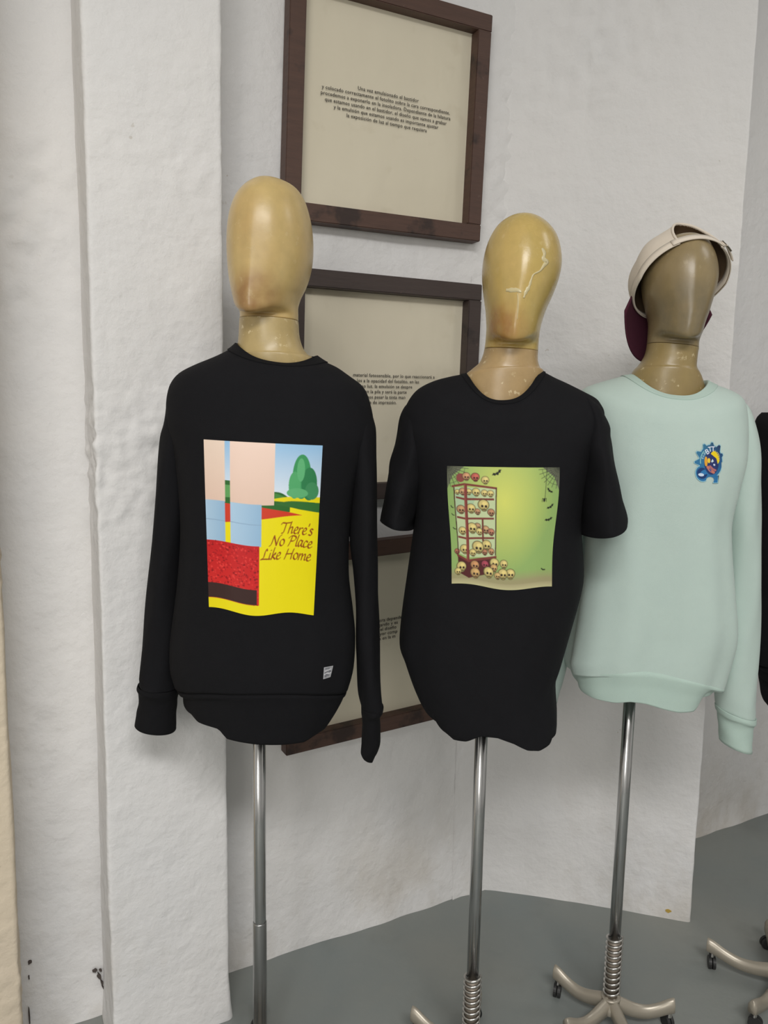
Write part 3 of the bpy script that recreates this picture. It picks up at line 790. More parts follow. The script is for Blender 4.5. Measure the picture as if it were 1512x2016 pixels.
def collar(rows, mat, parent, width_rows=1.25, lift=.0022):
    A = catmull(rows, 8)[: int(8 * width_rows) + 1]
    P = loft_pts(rows, 8, 96, 2.25, grow=.0)[: len(A)]
    Q = P.copy()
    ctr = P.mean(axis=(0, 1))
    rad = P - ctr; rad[:, :, 2] = 0; rad /= np.linalg.norm(rad, axis=2, keepdims=True)
    Q = P + rad * lift; Q[:, :, 2] += lift * .5
    inner = np.stack([P[0] - rad[0] * .0012 + np.array([0, 0, .001]), P[0] - rad[0] * .0025 - np.array([0, 0, .007]), P[0] - rad[0] * .002 - np.array([0, 0, .014])])
    end = P[-1:] + 0
    full = np.concatenate([inner[::-1], Q[:1] + np.array([0, 0, .0006]), Q, end - np.array([0, 0, .001])])
    V, F = loft_mesh(full)
    return mesh_obj('collar', V, F, mat, parent)


def arm(name, key, mat, parent, seed, amp=.003, sub=5, p=2.1, close=True):
    def f(th, v, P):
        k = seed
        return (np.sin(2 * th + k + v * 7) * .5 + np.sin(3 * th + k * 2 + v * 15) * .5 + np.sin(5 * th - v * 23 + k) * .3) * amp * min(1, v * 3) * (1.0 if v < .92 else .6)
    P = loft_pts(T[key], sub, 48, p, fold=f)
    V, F = loft_mesh(P, cap_top=close)
    return solid(mesh_obj(name, V, F, mat, parent), .002)


def shirt(key, loc, rz, name, label, cat, mats, seed, fold, sleeves, cuffs, band=True, hem=None, group=None, name_body='body'):
    t = tag(empty(name, loc, rz), label, cat, group)
    rows = T[key + '_body']
    if band: P = loft_pts(rows, 5, 128, 2.3, fold=body_fold(fold, seed))
    else: P = loft_pts(rows, 5, 128, 2.3, fold=body_fold(fold, seed), hem=T[hem], hem_rows=26)
    V, F = loft_mesh(P); bd = solid(mesh_obj(name_body, V, F, mats[0], t), .0022)
    collar(rows, mats[1], t, 1.2 if band else .8)
    if band:
        br = [list(r) for r in T[key + '_band']]; b0 = br[0]
        br = [[b0[0] + .004, b0[1] + .022, b0[2] - .004, b0[3] + .022, b0[4] - .005, b0[5] - .004] + b0[6:], [b0[0] + .003, b0[1] + .008, b0[2] - .003, b0[3] + .008, b0[4] - .003, b0[5] - .003] + b0[6:]] + br
        Pb = loft_pts(br, 5, 128, 2.3, fold=lambda th, v, P: body_fold(fold, seed)(th, 1, P) * (1 - .3 * v) + .0012 * np.sin(40 * th) * 0, hem=T[hem], hem_rows=18)
        V, F = loft_mesh(Pb); solid(mesh_obj('waistband', V, F, mats[1], t), .003)
    for k, (s, c) in enumerate(zip(sleeves, cuffs)):
        arm('sleeve', s, mats[0], t, seed + k * 2.3, p=2.1 if c else 1.65)
        if c: arm('cuff', c, mats[1], t, seed + k, .001, 4, 2.1, False)
    return t, bd


S1, B1 = shirt('m1', (-.238, 1.43, 0), R(4), 'sweatshirt', 'black sweatshirt with a bright yellow and red print and small grey hem label', 'sweatshirt', (M['black'], M['black_rib']), 3, .0045,
               ('m1_sl', 'm1_sr'), ('m1_cl', 'm1_cr'), True, 'm1_hem')
S2, B2 = shirt('m2', (.207, 1.48, 0), R(-5), 'tee_shirt', 'black short-sleeved tee with a green skull cabinet print', 'tee shirt', (M['black'], M['black_rib']), 11, .006,
               ('m2_sl', 'm2_sr'), (None, None), False, 'm2_hem')
S3, B3 = shirt('m3', (.545, 1.60, 0), R(-6), 'sweatshirt', 'pale mint green sweatshirt with a small round blue club badge', 'sweatshirt', (M['mint'], M['mint_rib']), 23, .015,
               ('m3_sr', 'm3_sl'), ('m3_cr', 'm3_cl'), True, 'm3_hem')
mr = lambda rows, c: [(2 * c - r[2], r[3], 2 * c - r[0], r[1]) + tuple(r[4:]) for r in rows]
T['m4_sr'] = mr(T['m4_sl'], .025 + M4S)
S4, B4 = shirt('m4', (1.004, 1.702, 0), R(-10), 'sweatshirt', 'plain black sweatshirt of which only the sleeve edge shows at the photo edge', 'sweatshirt', (M['black'], M['black_rib']), 31, .0045,
               ('m4_sl', 'm4_sr'), (None, None), True, 'm4_hem')


# ------------------------------------------------------------------ flat prints: a drawing filled in colour by colour, laid on the cloth
class Canvas:
    def __init__(s, w, h, px, ss=3):
        s.w, s.h = w, h; s.nx = px * ss; s.ny = int(round(px * h / w)) * ss; s.ss = ss; s.k = s.nx / w
        s.a = np.zeros((s.ny, s.nx, 3)); s.m = np.ones((s.ny, s.nx))
        s.yy, s.xx = np.mgrid[0:s.ny, 0:s.nx]; s.xx = (s.xx + .5) / s.k; s.yy = (s.yy + .5) / s.k

    def box(s, x0, y0, x1, y1):
        i0, i1 = max(0, int(x0 * s.k) - 1), min(s.nx, int(x1 * s.k) + 2); j0, j1 = max(0, int(y0 * s.k) - 1), min(s.ny, int(y1 * s.k) + 2)
        return slice(j0, max(j0, j1)), slice(i0, max(i0, i1))

    def put(s, sl, mask, col):
        c = np.array(lin(*col)) if not isinstance(col, np.ndarray) else col
        s.a[sl][mask] = c if c.ndim == 1 else c[mask]

    def poly(s, pts, col, target=None):
        P = np.array(pts, float); sl = s.box(P[:, 0].min(), P[:, 1].min(), P[:, 0].max(), P[:, 1].max())
        x, y = s.xx[sl], s.yy[sl]; ins = np.zeros(x.shape, bool)
        for (xa, ya), (xb, yb) in zip(P, np.roll(P, -1, 0)):
            if ya == yb: continue
            ins ^= ((ya > y) != (yb > y)) & (x < (xb - xa) * (y - ya) / (yb - ya) + xa)
        if target is not None: target[sl][ins] = col
        else: s.put(sl, ins, col)

    def ell(s, cx, cy, rx, ry, col, rot=0, target=None):
        m = max(rx, ry); sl = s.box(cx - m, cy - m, cx + m, cy + m); x, y = s.xx[sl] - cx, s.yy[sl] - cy
        c, d = math.cos(rot), math.sin(rot)
        ins = ((x * c + y * d) / rx) ** 2 + ((-x * d + y * c) / ry) ** 2 < 1
        if target is not None: target[sl][ins] = col
        else: s.put(sl, ins, col)

    def rect(s, x0, y0, x1, y1, col): s.poly([(x0, y0), (x1, y0), (x1, y1), (x0, y1)], col)

    def grad(s, x0, y0, x1, y1, ca, cb, horiz=False):
        sl = s.box(x0, y0, x1, y1); x, y = s.xx[sl], s.yy[sl]
        t = np.clip((x - x0) / (x1 - x0) if horiz else (y - y0) / (y1 - y0), 0, 1)[..., None]
        s.a[sl] = np.array(lin(*ca)) * (1 - t) + np.array(lin(*cb)) * t

    def stroke(s, pts, w, col, nib=None):
        """a pen line; nib=(angle, thin/wide) draws with a broad pen"""
        P = np.array(pts, float)
        sl = s.box(P[:, 0].min() - w, P[:, 1].min() - w, P[:, 0].max() + w, P[:, 1].max() + w)
        x, y = s.xx[sl], s.yy[sl]
        ang, ratio = nib or (0, 1)
        c, d = math.cos(ang), math.sin(ang)
        f = lambda X, Y: ((X * c + Y * d) / w, (-X * d + Y * c) / (w * ratio))
        gx, gy = f(x, y); best = np.full(x.shape, 9.0)
        for (xa, ya), (xb, yb) in zip(P[:-1], P[1:]):
            (ax, ay), (bx, by) = f(xa, ya), f(xb, yb)
            dx, dy = bx - ax, by - ay; L = dx * dx + dy * dy + 1e-9
            t = np.clip(((gx - ax) * dx + (gy - ay) * dy) / L, 0, 1)
            best = np.minimum(best, (gx - ax - t * dx) ** 2 + (gy - ay - t * dy) ** 2)
        s.put(sl, best < 1, col)

    def done(s):
        f = lambda a: a.reshape(s.ny // s.ss, s.ss, s.nx // s.ss, s.ss, -1).mean((1, 3))
        return f(s.a), f(s.m)[..., 0]


def smooth_line(pts, k=6):
    return [tuple(v) for v in catmull(pts, k)] if len(pts) > 2 else pts


M['print'] = None


def print_mat(name, rough=.45):
    n = N(name); at = n.new('ShaderNodeVertexColor'); at.layer_name = 'Col'
    return n.out(at.outputs['Color'], rough, 0, n.bump(n.noise(1400, 1), .0003, .3), Specular_IOR_Level=.3)


def lay_print(name, cv, quad, body, parent, mat, lift=.0012, masked=False, wave=None):
    """lay a drawing on the front of a garment between four corners given as (u, z)"""
    img, msk = cv.done(); h, w, _ = img.shape
    Q = np.array(quad)
    bv = BVHTree.FromPolygons([v.co.copy() for v in body.data.vertices], [tuple(p.vertices) for p in body.data.polygons])
    gx, gy = 36, 48
    Y = np.zeros((gy + 1, gx + 1))

    def uz(s, t):
        p = Q[0] * (1 - s) * (1 - t) + Q[1] * s * (1 - t) + Q[2] * s * t + Q[3] * (1 - s) * t
        if wave: p = p + np.array(wave(s, t))
        return p
    for j in range(gy + 1):
        for i in range(gx + 1):
            p = uz(i / gx, j / gy); hit = bv.ray_cast(Vector((p[0], -.6, p[1])), Vector((0, 1, 0)))
            Y[j, i] = hit[0].y if hit[0] is not None else np.nan
    if np.isnan(Y).any(): Y[np.isnan(Y)] = np.nanmean(Y)
    V = np.zeros(((h + 1) * (w + 1), 3)); s = np.linspace(0, 1, w + 1); t = np.linspace(0, 1, h + 1)
    S, Tt = np.meshgrid(s, t)
    base = (Q[0] * ((1 - S) * (1 - Tt))[..., None] + Q[1] * (S * (1 - Tt))[..., None] + Q[2] * (S * Tt)[..., None] + Q[3] * ((1 - S) * Tt)[..., None])
    if wave:
        wv = np.array([[wave(a, b) for a in s] for b in t]); base = base + wv
    fx, fy = S * gx, Tt * gy; ix, iy = np.minimum(fx.astype(int), gx - 1), np.minimum(fy.astype(int), gy - 1); ax, ay = fx - ix, fy - iy
    yy = Y[iy, ix] * (1 - ax) * (1 - ay) + Y[iy, ix + 1] * ax * (1 - ay) + Y[iy + 1, ix + 1] * ax * ay + Y[iy + 1, ix] * (1 - ax) * ay
    V[:, 0] = base[..., 0].ravel(); V[:, 1] = yy.ravel() - lift; V[:, 2] = base[..., 1].ravel()
    jj, ii = np.mgrid[0:h, 0:w]; a = (jj * (w + 1) + ii)
    keep = np.ones((h, w), bool) if not masked else msk > .5
    a = a[keep]; F = np.stack([a, a + w + 1, a + w + 2, a + 1], 1)
    me = bpy.data.meshes.new(name)
    me.vertices.add(len(V)); me.vertices.foreach_set('co', V.ravel().astype(np.float32))
    me.loops.add(len(F) * 4); me.loops.foreach_set('vertex_index', F.ravel().astype(np.int32))
    me.polygons.add(len(F)); me.polygons.foreach_set('loop_start', np.arange(0, len(F) * 4, 4, dtype=np.int32))
    me.polygons.foreach_set('use_smooth', np.ones(len(F), bool))
    me.update(calc_edges=True)
    col = me.color_attributes.new('Col', 'FLOAT_COLOR', 'CORNER')
    c4 = np.ones((len(F), 4, 4), np.float32); c4[:, :, :3] = img[keep][:, None, :]
    # soften between neighbouring dots
    pad = np.pad(img, ((1, 1), (1, 1), (0, 0)), 'edge'); vert = (pad[:-1, :-1] + pad[1:, :-1] + pad[:-1, 1:] + pad[1:, 1:]) / 4
    vf = vert.reshape(-1, 3); c4[:, :, :3] = vf[F] * .75 + c4[:, :, :3] * .25
    col.data.foreach_set('color', c4.ravel())
    me.materials.append(mat)
    o = bpy.data.objects.new(name, me); COL.objects.link(o); o.parent = parent
    return o


GL = {
    'T': (1.08, [[(.0, 1.3), (.12, 1.52), (.6, 1.5), (1.2, 1.6)], [(.66, 1.5), (.56, .8), (.42, .1), (.2, .0)]]),
    'h': (.76, [[(.26, 1.75), (.12, .9), (0, 0)], [(.06, .5), (.3, .93), (.5, .9), (.47, .4), (.48, .06), (.62, .1)]]),
    'e': (.64, [[(.06, .45), (.42, .62), (.46, .9), (.27, 1), (.03, .5), (.12, .05), (.35, .03), (.56, .22)]]),
    'r': (.54, [[(.1, .95), (.06, .5), (0, 0)], [(.06, .55), (.3, .93), (.5, .92)]]),
    "'": (.26, [[(.16, 1.7), (.1, 1.35)]]),
    's': (.56, [[(.48, .9), (.24, 1), (.12, .75), (.4, .38), (.3, .04), (.0, .1)]]),
    'N': (1.22, [[(-.1, .0), (.12, .25), (.36, 1.5)], [(.36, 1.5), (.82, .05)], [(.82, .05), (1.02, 1.2), (1.3, 1.6)]]),
    'o': (.70, [[(.32, 1), (.06, .7), (.06, .2), (.3, .0), (.54, .3), (.54, .8), (.32, 1)]]),
    'P': (.98, [[(.4, 1.45), (.24, .6), (.05, .0)], [(.0, 1.2), (.3, 1.52), (.8, 1.5), (.92, 1.15), (.65, .8), (.34, .75)]]),
    'l': (.34, [[(.26, 1.75), (.12, .8), (.08, .12), (.24, .06)]]),
    'a': (.70, [[(.52, .88), (.22, 1), (.03, .5), (.12, .03), (.35, .3), (.52, .9)], [(.54, .95), (.44, .2), (.62, .06)]]),
    'c': (.60, [[(.5, .84), (.26, 1), (.03, .5), (.14, .02), (.52, .22)]]),
    'L': (1.0, [[(.66, 1.3), (.56, 1.55), (.42, 1.2), (.28, .3), (-.04, .02), (.35, .08), (.95, .06)]]),
    'i': (.34, [[(.12, .95), (.04, .3), (.1, .04), (.24, .12)], [(.18, 1.38), (.2, 1.36)]]),
    'k': (.64, [[(.26, 1.75), (.12, .9), (0, 0)], [(.06, .45), (.4, .95), (.46, .75), (.14, .5), (.52, .03)]]),
    'H': (1.2, [[(.36, 1.5), (.2, .6), (.05, .0)], [(1.1, 1.55), (.96, .8), (.9, .02)], [(.18, .78), (1.0, .84)]]),
    'm': (1.06, [[(.1, .95), (.06, .5), (0, 0)], [(.06, .5), (.3, .93), (.44, .85), (.4, .02)], [(.45, .5), (.7, .93), (.84, .85), (.8, .12), (.94, .08)]]),
    ' ': (.42, []),
}


def write(cv, text, x_right, y, size, col, slope=0.0, width=None):
    adv = sum(GL[c][0] for c in text)
    kx = (width / (adv * size)) if width else 1
    x = x_right - adv * size * kx
    x0 = x
    for ch in text:
        a, strokes = GL[ch]
        for st in strokes:
            pts = [(x + (px + .14 * py) * size * kx, y - py * size + slope * (x + px * size - x0)) for px, py in st]
            cv.stroke(smooth_line(pts, 7), size * .135, col, (-.75, .38))
        x += a * size * kx


# print on the first sweatshirt: plain colour fields, with the words kept
c1 = Canvas(1207, 1770, 300, 2)
c1.grad(0, 0, 1207, 560, (146, 190, 226), (222, 232, 242))
c1.rect(0, 560, 1207, 1770, (238, 222, 16))
c1.poly(smooth_line([(0, 470), (180, 405), (420, 420), (650, 480), (800, 500), (900, 565)]) + [(900, 700), (0, 700)], (44, 104, 44))
c1.poly(smooth_line([(560, 490), (720, 500), (850, 545), (920, 575)]) + [(560, 575)], (70, 135, 62))
c1.poly(smooth_line([(0, 500), (200, 450), (420, 470), (420, 560)]) + [(0, 600)], (96, 160, 90))
c1.poly(smooth_line([(640, 575), (900, 540), (1207, 530)]) + [(1207, 560), (900, 600)], (232, 216, 24))
c1.poly([(0, 640), (560, 640), (1035, 728), (560, 775), (0, 880)], (208, 62, 38))
c1.poly(smooth_line([(735, 618), (860, 590), (1010, 585), (1207, 590)]) + [(1207, 690), (1000, 670)], (52, 110, 50))
for x, y, rx, ry, cc in ((1010, 330, 95, 230, (62, 150, 92)), (1090, 400, 80, 170, (48, 126, 78)), (940, 420, 62, 140, (84, 168, 108)), (1120, 470, 70, 90, (66, 140, 92)), (970, 500, 110, 50, (96, 176, 118)), (1000, 260, 40, 120, (96, 178, 120))):
    c1.ell(x, y, rx, ry, cc)
for x0, x1, ca in ((0, 216, (236, 214, 196)), (276, 730, (240, 212, 196))):      # upright pale panels
    c1.grad(x0, 0, x1, 625, ca, (230, 200, 182))
for x0, x1, y0, y1 in ((0, 212, 625, 1050), (276, 600, 625, 1050)):
    c1.grad(x0, y0, x1, y1, (176, 206, 230), (150, 186, 216), True)
    c1.stroke([(x0, y0 + 200), (x1, y0 + 205)], 4, (142, 172, 202))
rn = np.random.RandomState(4)
for x0, x1, y0, y1 in ((0, 580, 1050, 1660),):         # red speckled blocks
    c1.grad(x0, y0, x1, y1, (196, 30, 34), (214, 44, 40)); 
    for _ in range(420):
        px_, py_ = rn.uniform(x0, x1), rn.uniform(y0, y1); v = rn.choice([0, 1, 2])
        c1.ell(px_, py_, rn.uniform(4, 15), rn.uniform(4, 12), [(150, 20, 26), (226, 60, 56), (176, 24, 30)][v])
c1.rect(0, 1500, 560, 1660, (60, 38, 35))
BR = (150, 72, 22)
write(c1, "There's", 1148, 918, 70, BR, .05, 345)
write(c1, 'No Place', 1150, 1046, 70, BR, .05, 452)
write(c1, 'Like Home', 1142, 1184, 70, BR, .04, 540)
P1 = lay_print('chest_print', c1, T['print1'], B1, S1, print_mat('print_ink_gloss', .42), wave=lambda s, t: (0, -.006 * math.sin(math.pi * s) * 0 + .004 * math.sin(3 * math.pi * s + .6) * t))
tag(P1, 'bright print of colour fields with brown script')

# print on the tee: cabinet of skulls, bats and cobweb on green
c2 = Canvas(1250, 1360, 270, 3)
dd = np.sqrt(((c2.xx - 640) / 560) ** 2 + ((c2.yy - 380) / 800) ** 2)[..., None]; dd = np.clip(dd, 0, 1)
c2.a[:] = np.array(lin(212, 216, 108)) * (1 - dd) + np.array(lin(146, 176, 104)) * dd
gm = np.clip((c2.yy - 1150) / 110, 0, 1)[..., None]; c2.a[:] = c2.a * (1 - gm) + np.array(lin(158, 152, 112)) * gm
c2.grad(0, 1300, 1250, 1360, (168, 158, 122), (190, 186, 140))
for cx, s_ in ((0, 1), (1250, -1)):
    c2.poly([(cx, 0), (cx + s_ * 190, 0), (cx + s_ * 60, 110), (cx, 260)], (104, 108, 88))
    for k in range(7):
        a = .1 + k * .22; c2.stroke([(cx, 0), (cx + s_ * 240 * math.cos(a), 240 * math.sin(a))], 3, (66, 68, 58))
    for r in (60, 105, 150, 200):
        c2.stroke([(cx + s_ * r * math.cos(a), r * math.sin(a)) for a in np.linspace(.1, 1.45, 8)], 2.2, (66, 68, 58))
c2.stroke([(1103, 0), (1092, 345)], 3, (50, 50, 44)); c2.ell(1085, 365, 13, 22, (40, 40, 34))
for k in (-1, 1): c2.stroke([(1085, 360), (1085 + k * 22, 345), (1085 + k * 24, 385)], 3, (40, 40, 34))


def bat(x, y, s, rot):
    pts = [(-1, -.15), (-.55, -.42), (-.2, -.12), (-.12, -.32), (-.03, -.18), (.03, -.18), (.12, -.32), (.2, -.12), (.55, -.42), (1, -.15), (.72, -.05), (.55, .2), (.3, .08), (.0, .38), (-.3, .08), (-.55, .2), (-.72, -.05)]
    c, d = math.cos(rot), math.sin(rot)
    c2.poly([(x + s * (a * c - b * d), y + s * (a * d + b * c)) for a, b in pts], (34, 36, 30))


for b in ((556, 68, 64, -.55), (1140, 262, 46, .7), (1165, 445, 50, -.6), (1160, 590, 52, -.3), (1130, 1160, 34, .3), (40, 470, 26, .8), (46, 560, 24, .6), (52, 720, 26, .5)): bat(*b)
MR, MD = (124, 58, 52), (84, 36, 36)
c2.poly([(72, 240), (545, 235), (545, 1000), (210, 1050), (80, 1000)], (192, 206, 160))
c2.poly([(90, 250), (360, 250), (250, 520), (90, 560)], (170, 196, 158))


def skull(x, y, r, col=(208, 190, 122)):
    x -= 112; y -= 95
    ol = tuple(int(v * .36) for v in col); sh = tuple(int(v * .78) for v in col)
    c2.ell(x + .08 * r, y + .62 * r, .58 * r, .46 * r, ol); c2.ell(x, y - .12 * r, 1.05 * r, .98 * r, ol)
    c2.ell(x + .08 * r, y + .60 * r, .50 * r, .38 * r, sh); c2.ell(x, y - .12 * r, .95 * r, .88 * r, sh)
    c2.ell(x + .06 * r, y - .2 * r, .82 * r, .74 * r, col); c2.ell(x + .2 * r, y - .35 * r, .42 * r, .34 * r, tuple(min(255, int(v * 1.12)) for v in col))
    c2.ell(x - .22 * r, y + .14 * r, .22 * r, .24 * r, (44, 30, 26)); c2.ell(x + .44 * r, y + .14 * r, .22 * r, .24 * r, (44, 30, 26))
    c2.poly([(x + .12 * r, y + .3 * r), (x + .03 * r, y + .52 * r), (x + .22 * r, y + .52 * r)], (60, 40, 34))
    c2.stroke([(x - .28 * r, y + .72 * r), (x + .44 * r, y + .72 * r)], max(2.5, .05 * r), ol)
    for k in range(5): c2.stroke([(x - .2 * r + k * .15 * r, y + .6 * r), (x - .2 * r + k * .15 * r, y + .84 * r)], max(2, .035 * r), ol)


c2.ell(150, 130, 48, 50, (140, 72, 68))
for q in ((325, 210, 46, (196, 146, 108)), (425, 215, 48, (184, 96, 82)), (535, 245, 44)): skull(*q)
c2.poly([(46, 222), (190, 190), (556, 222), (556, 245), (190, 215), (50, 245)], MR)
for row in (((222, 392, 30), (283, 385, 42, (190, 150, 110)), (350, 385, 36), (433, 385, 46), (526, 390, 38), (594, 392, 38)),):
    for q in row: skull(*q)
c2.poly([(92, 345), (190, 362), (522, 345), (524, 368), (190, 388), (92, 366)], MR)
for q in ((255, 592, 50, (186, 146, 104)), (515, 528, 64), (600, 602, 42, (176, 130, 96)), (445, 606, 36, (180, 136, 100)), (370, 575, 54)): skull(*q)
c2.poly([(92, 572), (190, 588), (522, 560), (522, 582), (190, 612), (92, 596)], MR)
for q in ((535, 802, 45, (186, 150, 108)), (600, 822, 40, (178, 120, 94)), (440, 775, 40, (176, 140, 104)), (260, 838, 46), (375, 800, 60), (460, 832, 40)): skull(*q)
c2.poly([(92, 800), (190, 818), (524, 778), (524, 800), (190, 842), (92, 824)], MR)
for q in ((545, 978, 58), (600, 1042, 38, (184, 140, 100)), (520, 1060, 36, (170, 120, 90)), (440, 1015, 70), (275, 1052, 54), (185, 1080, 34, (170, 110, 86)), (375, 1085, 42)): skull(*q)
c2.poly([(70, 1010), (205, 1075), (552, 985), (556, 1010), (210, 1105), (72, 1040)], MR)
c2.poly([(80, 1040), (210, 1105), (550, 1012), (480, 1200), (215, 1290), (88, 1230)], MD)
c2.rect(186, 200, 222, 1085, MR); c2.rect(190, 205, 200, 1080, (150, 80, 70))
c2.poly([(68, 240), (82, 240), (92, 1000), (80, 1000)], (70, 42, 36)); c2.poly([(540, 232), (554, 232), (548, 985), (534, 985)], (70, 42, 36)); c2.rect(380, 590, 402, 840, (110, 56, 48))
for q in ((400, 1228, 54, (190, 140, 96)), (525, 1200, 46, (160, 70, 84)), (640, 1170, 56), (755, 1170, 48), (635, 1225, 44, (196, 160, 106)), (235, 1258, 60), (192, 1314, 42), (405, 1318, 60, (196, 160, 104)), (570, 1285, 62), (836, 1278, 58), (745, 1283, 60), (680, 1308, 40, (196, 166, 110))): skull(*q)
P2 = lay_print('chest_print', c2, T['print2'], B2, S2, print_mat('print_ink_matt', .6), wave=lambda s, t: (.004 * math.sin(2.2 * math.pi * t) * (1 if s > .5 else -.6) * abs(s - .5), .0035 * math.sin(2.6 * math.pi * s + .3) * t))
tag(P2, 'green print of skulls on a glass cabinet with bats')

# badge on the mint sweatshirt
c3 = Canvas(793, 1058, 190, 3)
c3.m[:] = 0
X, Yc = 455, 500


def both(f, col):
    f(col, None); f(1.0, c3.m)


HALO = (150, 196, 208)
tips = [(290, 82), (505, 40), (705, 112), (772, 330), (100, 270), (42, 520)]


def gear(col, tgt, g):
    c3.ell(X, Yc, 298 + g, 402 + g, col, 0, tgt)
    for tx, ty in tips:
        dx, dy = tx - X, ty - Yc; L = math.hypot(dx, dy); nx_, ny_ = -dy / L, dx / L; bx, by = X + dx * .68, Yc + dy * .68
        k = 1 + g / L
        c3.poly([(bx + nx_ * (84 + g), by + ny_ * (84 + g)), (X + dx * k + nx_ * 24, Yc + dy * k + ny_ * 24), (X + dx * k - nx_ * 24, Yc + dy * k - ny_ * 24), (bx - nx_ * (84 + g), by - ny_ * (84 + g))], col, tgt)
    c3.ell(225, 800, 155 + g, 190 + g, col, -.35, tgt)
    c3.rect(500, 850, 640, 1020 + g, col) if tgt is None else c3.poly([(500 - g, 850), (640 + g, 850), (620 + g, 1025 + g), (520 - g, 1025 + g)], col, tgt)


gear(HALO, None, 22); gear(1.0, c3.m, 22)
tt = np.clip((c3.yy / 1000), 0, 1)[..., None]; side = np.clip((c3.xx - 300) / 400, 0, 1)[..., None]
colf = (np.array(lin(52, 110, 140)) * (1 - side) + np.array(lin(34, 34, 70)) * side) * (1 - tt) + np.array(lin(44, 116, 170)) * tt
mk = np.zeros_like(c3.m); gear(1.0, mk, 0); c3.a[mk > .5] = colf[mk > .5]
c3.ell(430, 955, 100, 75, (206, 218, 214)); c3.ell(430, 955, 100, 75, 0.0, 0, c3.m)
c3.m[c3.xx > 735] = np.where(c3.yy[c3.xx > 735] > 520, 0, c3.m[c3.xx > 735])
c3.ell(225, 790, 130, 140, (24, 56, 110), -.35); c3.ell(300, 760, 120, 60, (46, 118, 176), -.3); c3.ell(200, 826, 74, 38, (206, 222, 240), .12)
c3.ell(470, 540, 188, 290, (40, 56, 104)); c3.ell(560, 420, 128, 172, (236, 206, 26)); c3.ell(490, 520, 118, 170, (44, 58, 112), -.3)
c3.poly([(380, 320), (440, 300), (600, 430), (650, 640), (330, 640)], (40, 52, 104))
c3.ell(330, 500, 40, 120, (228, 164, 50)); c3.ell(405, 480, 34, 62, (238, 206, 60)); c3.poly([(460, 500), (500, 440), (530, 500), (480, 530)], (206, 220, 226)); c3.ell(540, 585, 28, 24, (200, 212, 232), .6)
c3.stroke([(372, 640), (430, 720), (520, 770)], 34, (196, 118, 102)); c3.stroke([(430, 620), (500, 690), (570, 720)], 24, (176, 108, 110)); c3.stroke([(420, 690), (450, 735)], 16, (70, 84, 140))
c3.stroke([(X + 268 * math.cos(a), Yc + 320 * math.sin(a)) for a in np.linspace(3.0, 4.0, 14)], 9, (150, 206, 200))
WH = (226, 230, 244)
LB = [[(0, 0), (0, 1)], [(0, 0), (.7, .02), (.9, .24), (.7, .47), (0, .48)], [(.7, .47), (1, .72), (.75, .98), (0, 1)]]
LT = [[(0, 0), (1, 0)], [(.5, 0), (.5, 1)]]
for ox, oy, ang, w_, h_, gl in ((318, 228, -.52, 62, 108, LB), (398, 158, -.16, 76, 104, LT), (490, 142, .05, 74, 104, LT)):
    ca_, sa_ = math.cos(ang), math.sin(ang)
    for st in gl: c3.stroke([(ox + px_ * w_ * ca_ - py_ * h_ * sa_, oy + px_ * w_ * sa_ + py_ * h_ * ca_) for px_, py_ in st], 9.5, WH)
sl_ = lambda pts: c3.stroke(pts, 6, (176, 206, 214))
for k, g_ in enumerate(([[(1, 0), (0, 0), (0, 1), (1, 1)]], [[(0, 0), (0, 1), (1, 1)]], [[(0, 0), (0, 1), (1, 1), (1, 0)]], [[(0, 0), (1, .2), (0, .5), (1, .75), (0, 1), (0, 0)]])):
    a = R(198 + k * 13); ox, oy = X + 222 * math.cos(a), Yc + 275 * math.sin(a); ra = a + math.pi / 2
    for st in g_: sl_([(ox + 26 * (px_ - .5) * math.cos(ra) - 34 * (py_ - .5) * math.sin(ra), oy + 26 * (px_ - .5) * math.sin(ra) + 34 * (py_ - .5) * math.cos(ra)) for px_, py_ in st])
for k in range(6):                                                            # worn lettering that cannot be read
    a = R(300 + k * 10); ox, oy = X + 232 * math.cos(a), Yc + 300 * math.sin(a)
    c3.ell(ox, oy, 15, 20, (120, 130, 136), a); c3.ell(ox, oy, 6, 10, (48, 52, 66), a)
P3 = lay_print('chest_badge', c3, T['emblem'], B3, S3, print_mat('badge_ink', .5), .0012, True)
tag(P3, 'blue sprocket badge with yellow sun reading BTT')

# small woven label near the hem of the first sweatshirt
c4 = Canvas(100, 120, 40, 3)
c4.a[:] = np.array(lin(150, 150, 154)); c4.stroke([(4, 4), (96, 4), (96, 116), (4, 116), (4, 4)], 5, (176, 176, 180))
for p_, w_ in (([(20, 16), (60, 14)], 5), ([(18, 62), (50, 48), (86, 54)], 6), ([(24, 96), (40, 84), (66, 92)], 6), ([(60, 30), (78, 62)], 5), ([(30, 74), (36, 108)], 5)): c4.stroke(p_, w_, (104, 104, 110))
for p_ in ([(16, 40), (54, 38), (80, 30)], [(10, 74), (40, 66), (72, 76), (90, 68)]): c4.stroke(p_, 5, (206, 206, 210))
tag(lay_print('hem_label', c4, T['tag1'], B1, S1, print_mat('label_weave', .6), .0016), 'small grey woven label')


# ------------------------------------------------------------------ cap worn back to front
CAP = dict(c=T['cap_c'], tilt=R(50), tilt_back=R(35), yaw=R(17), a=.090, ab=.115, b=.0955, h=.112)


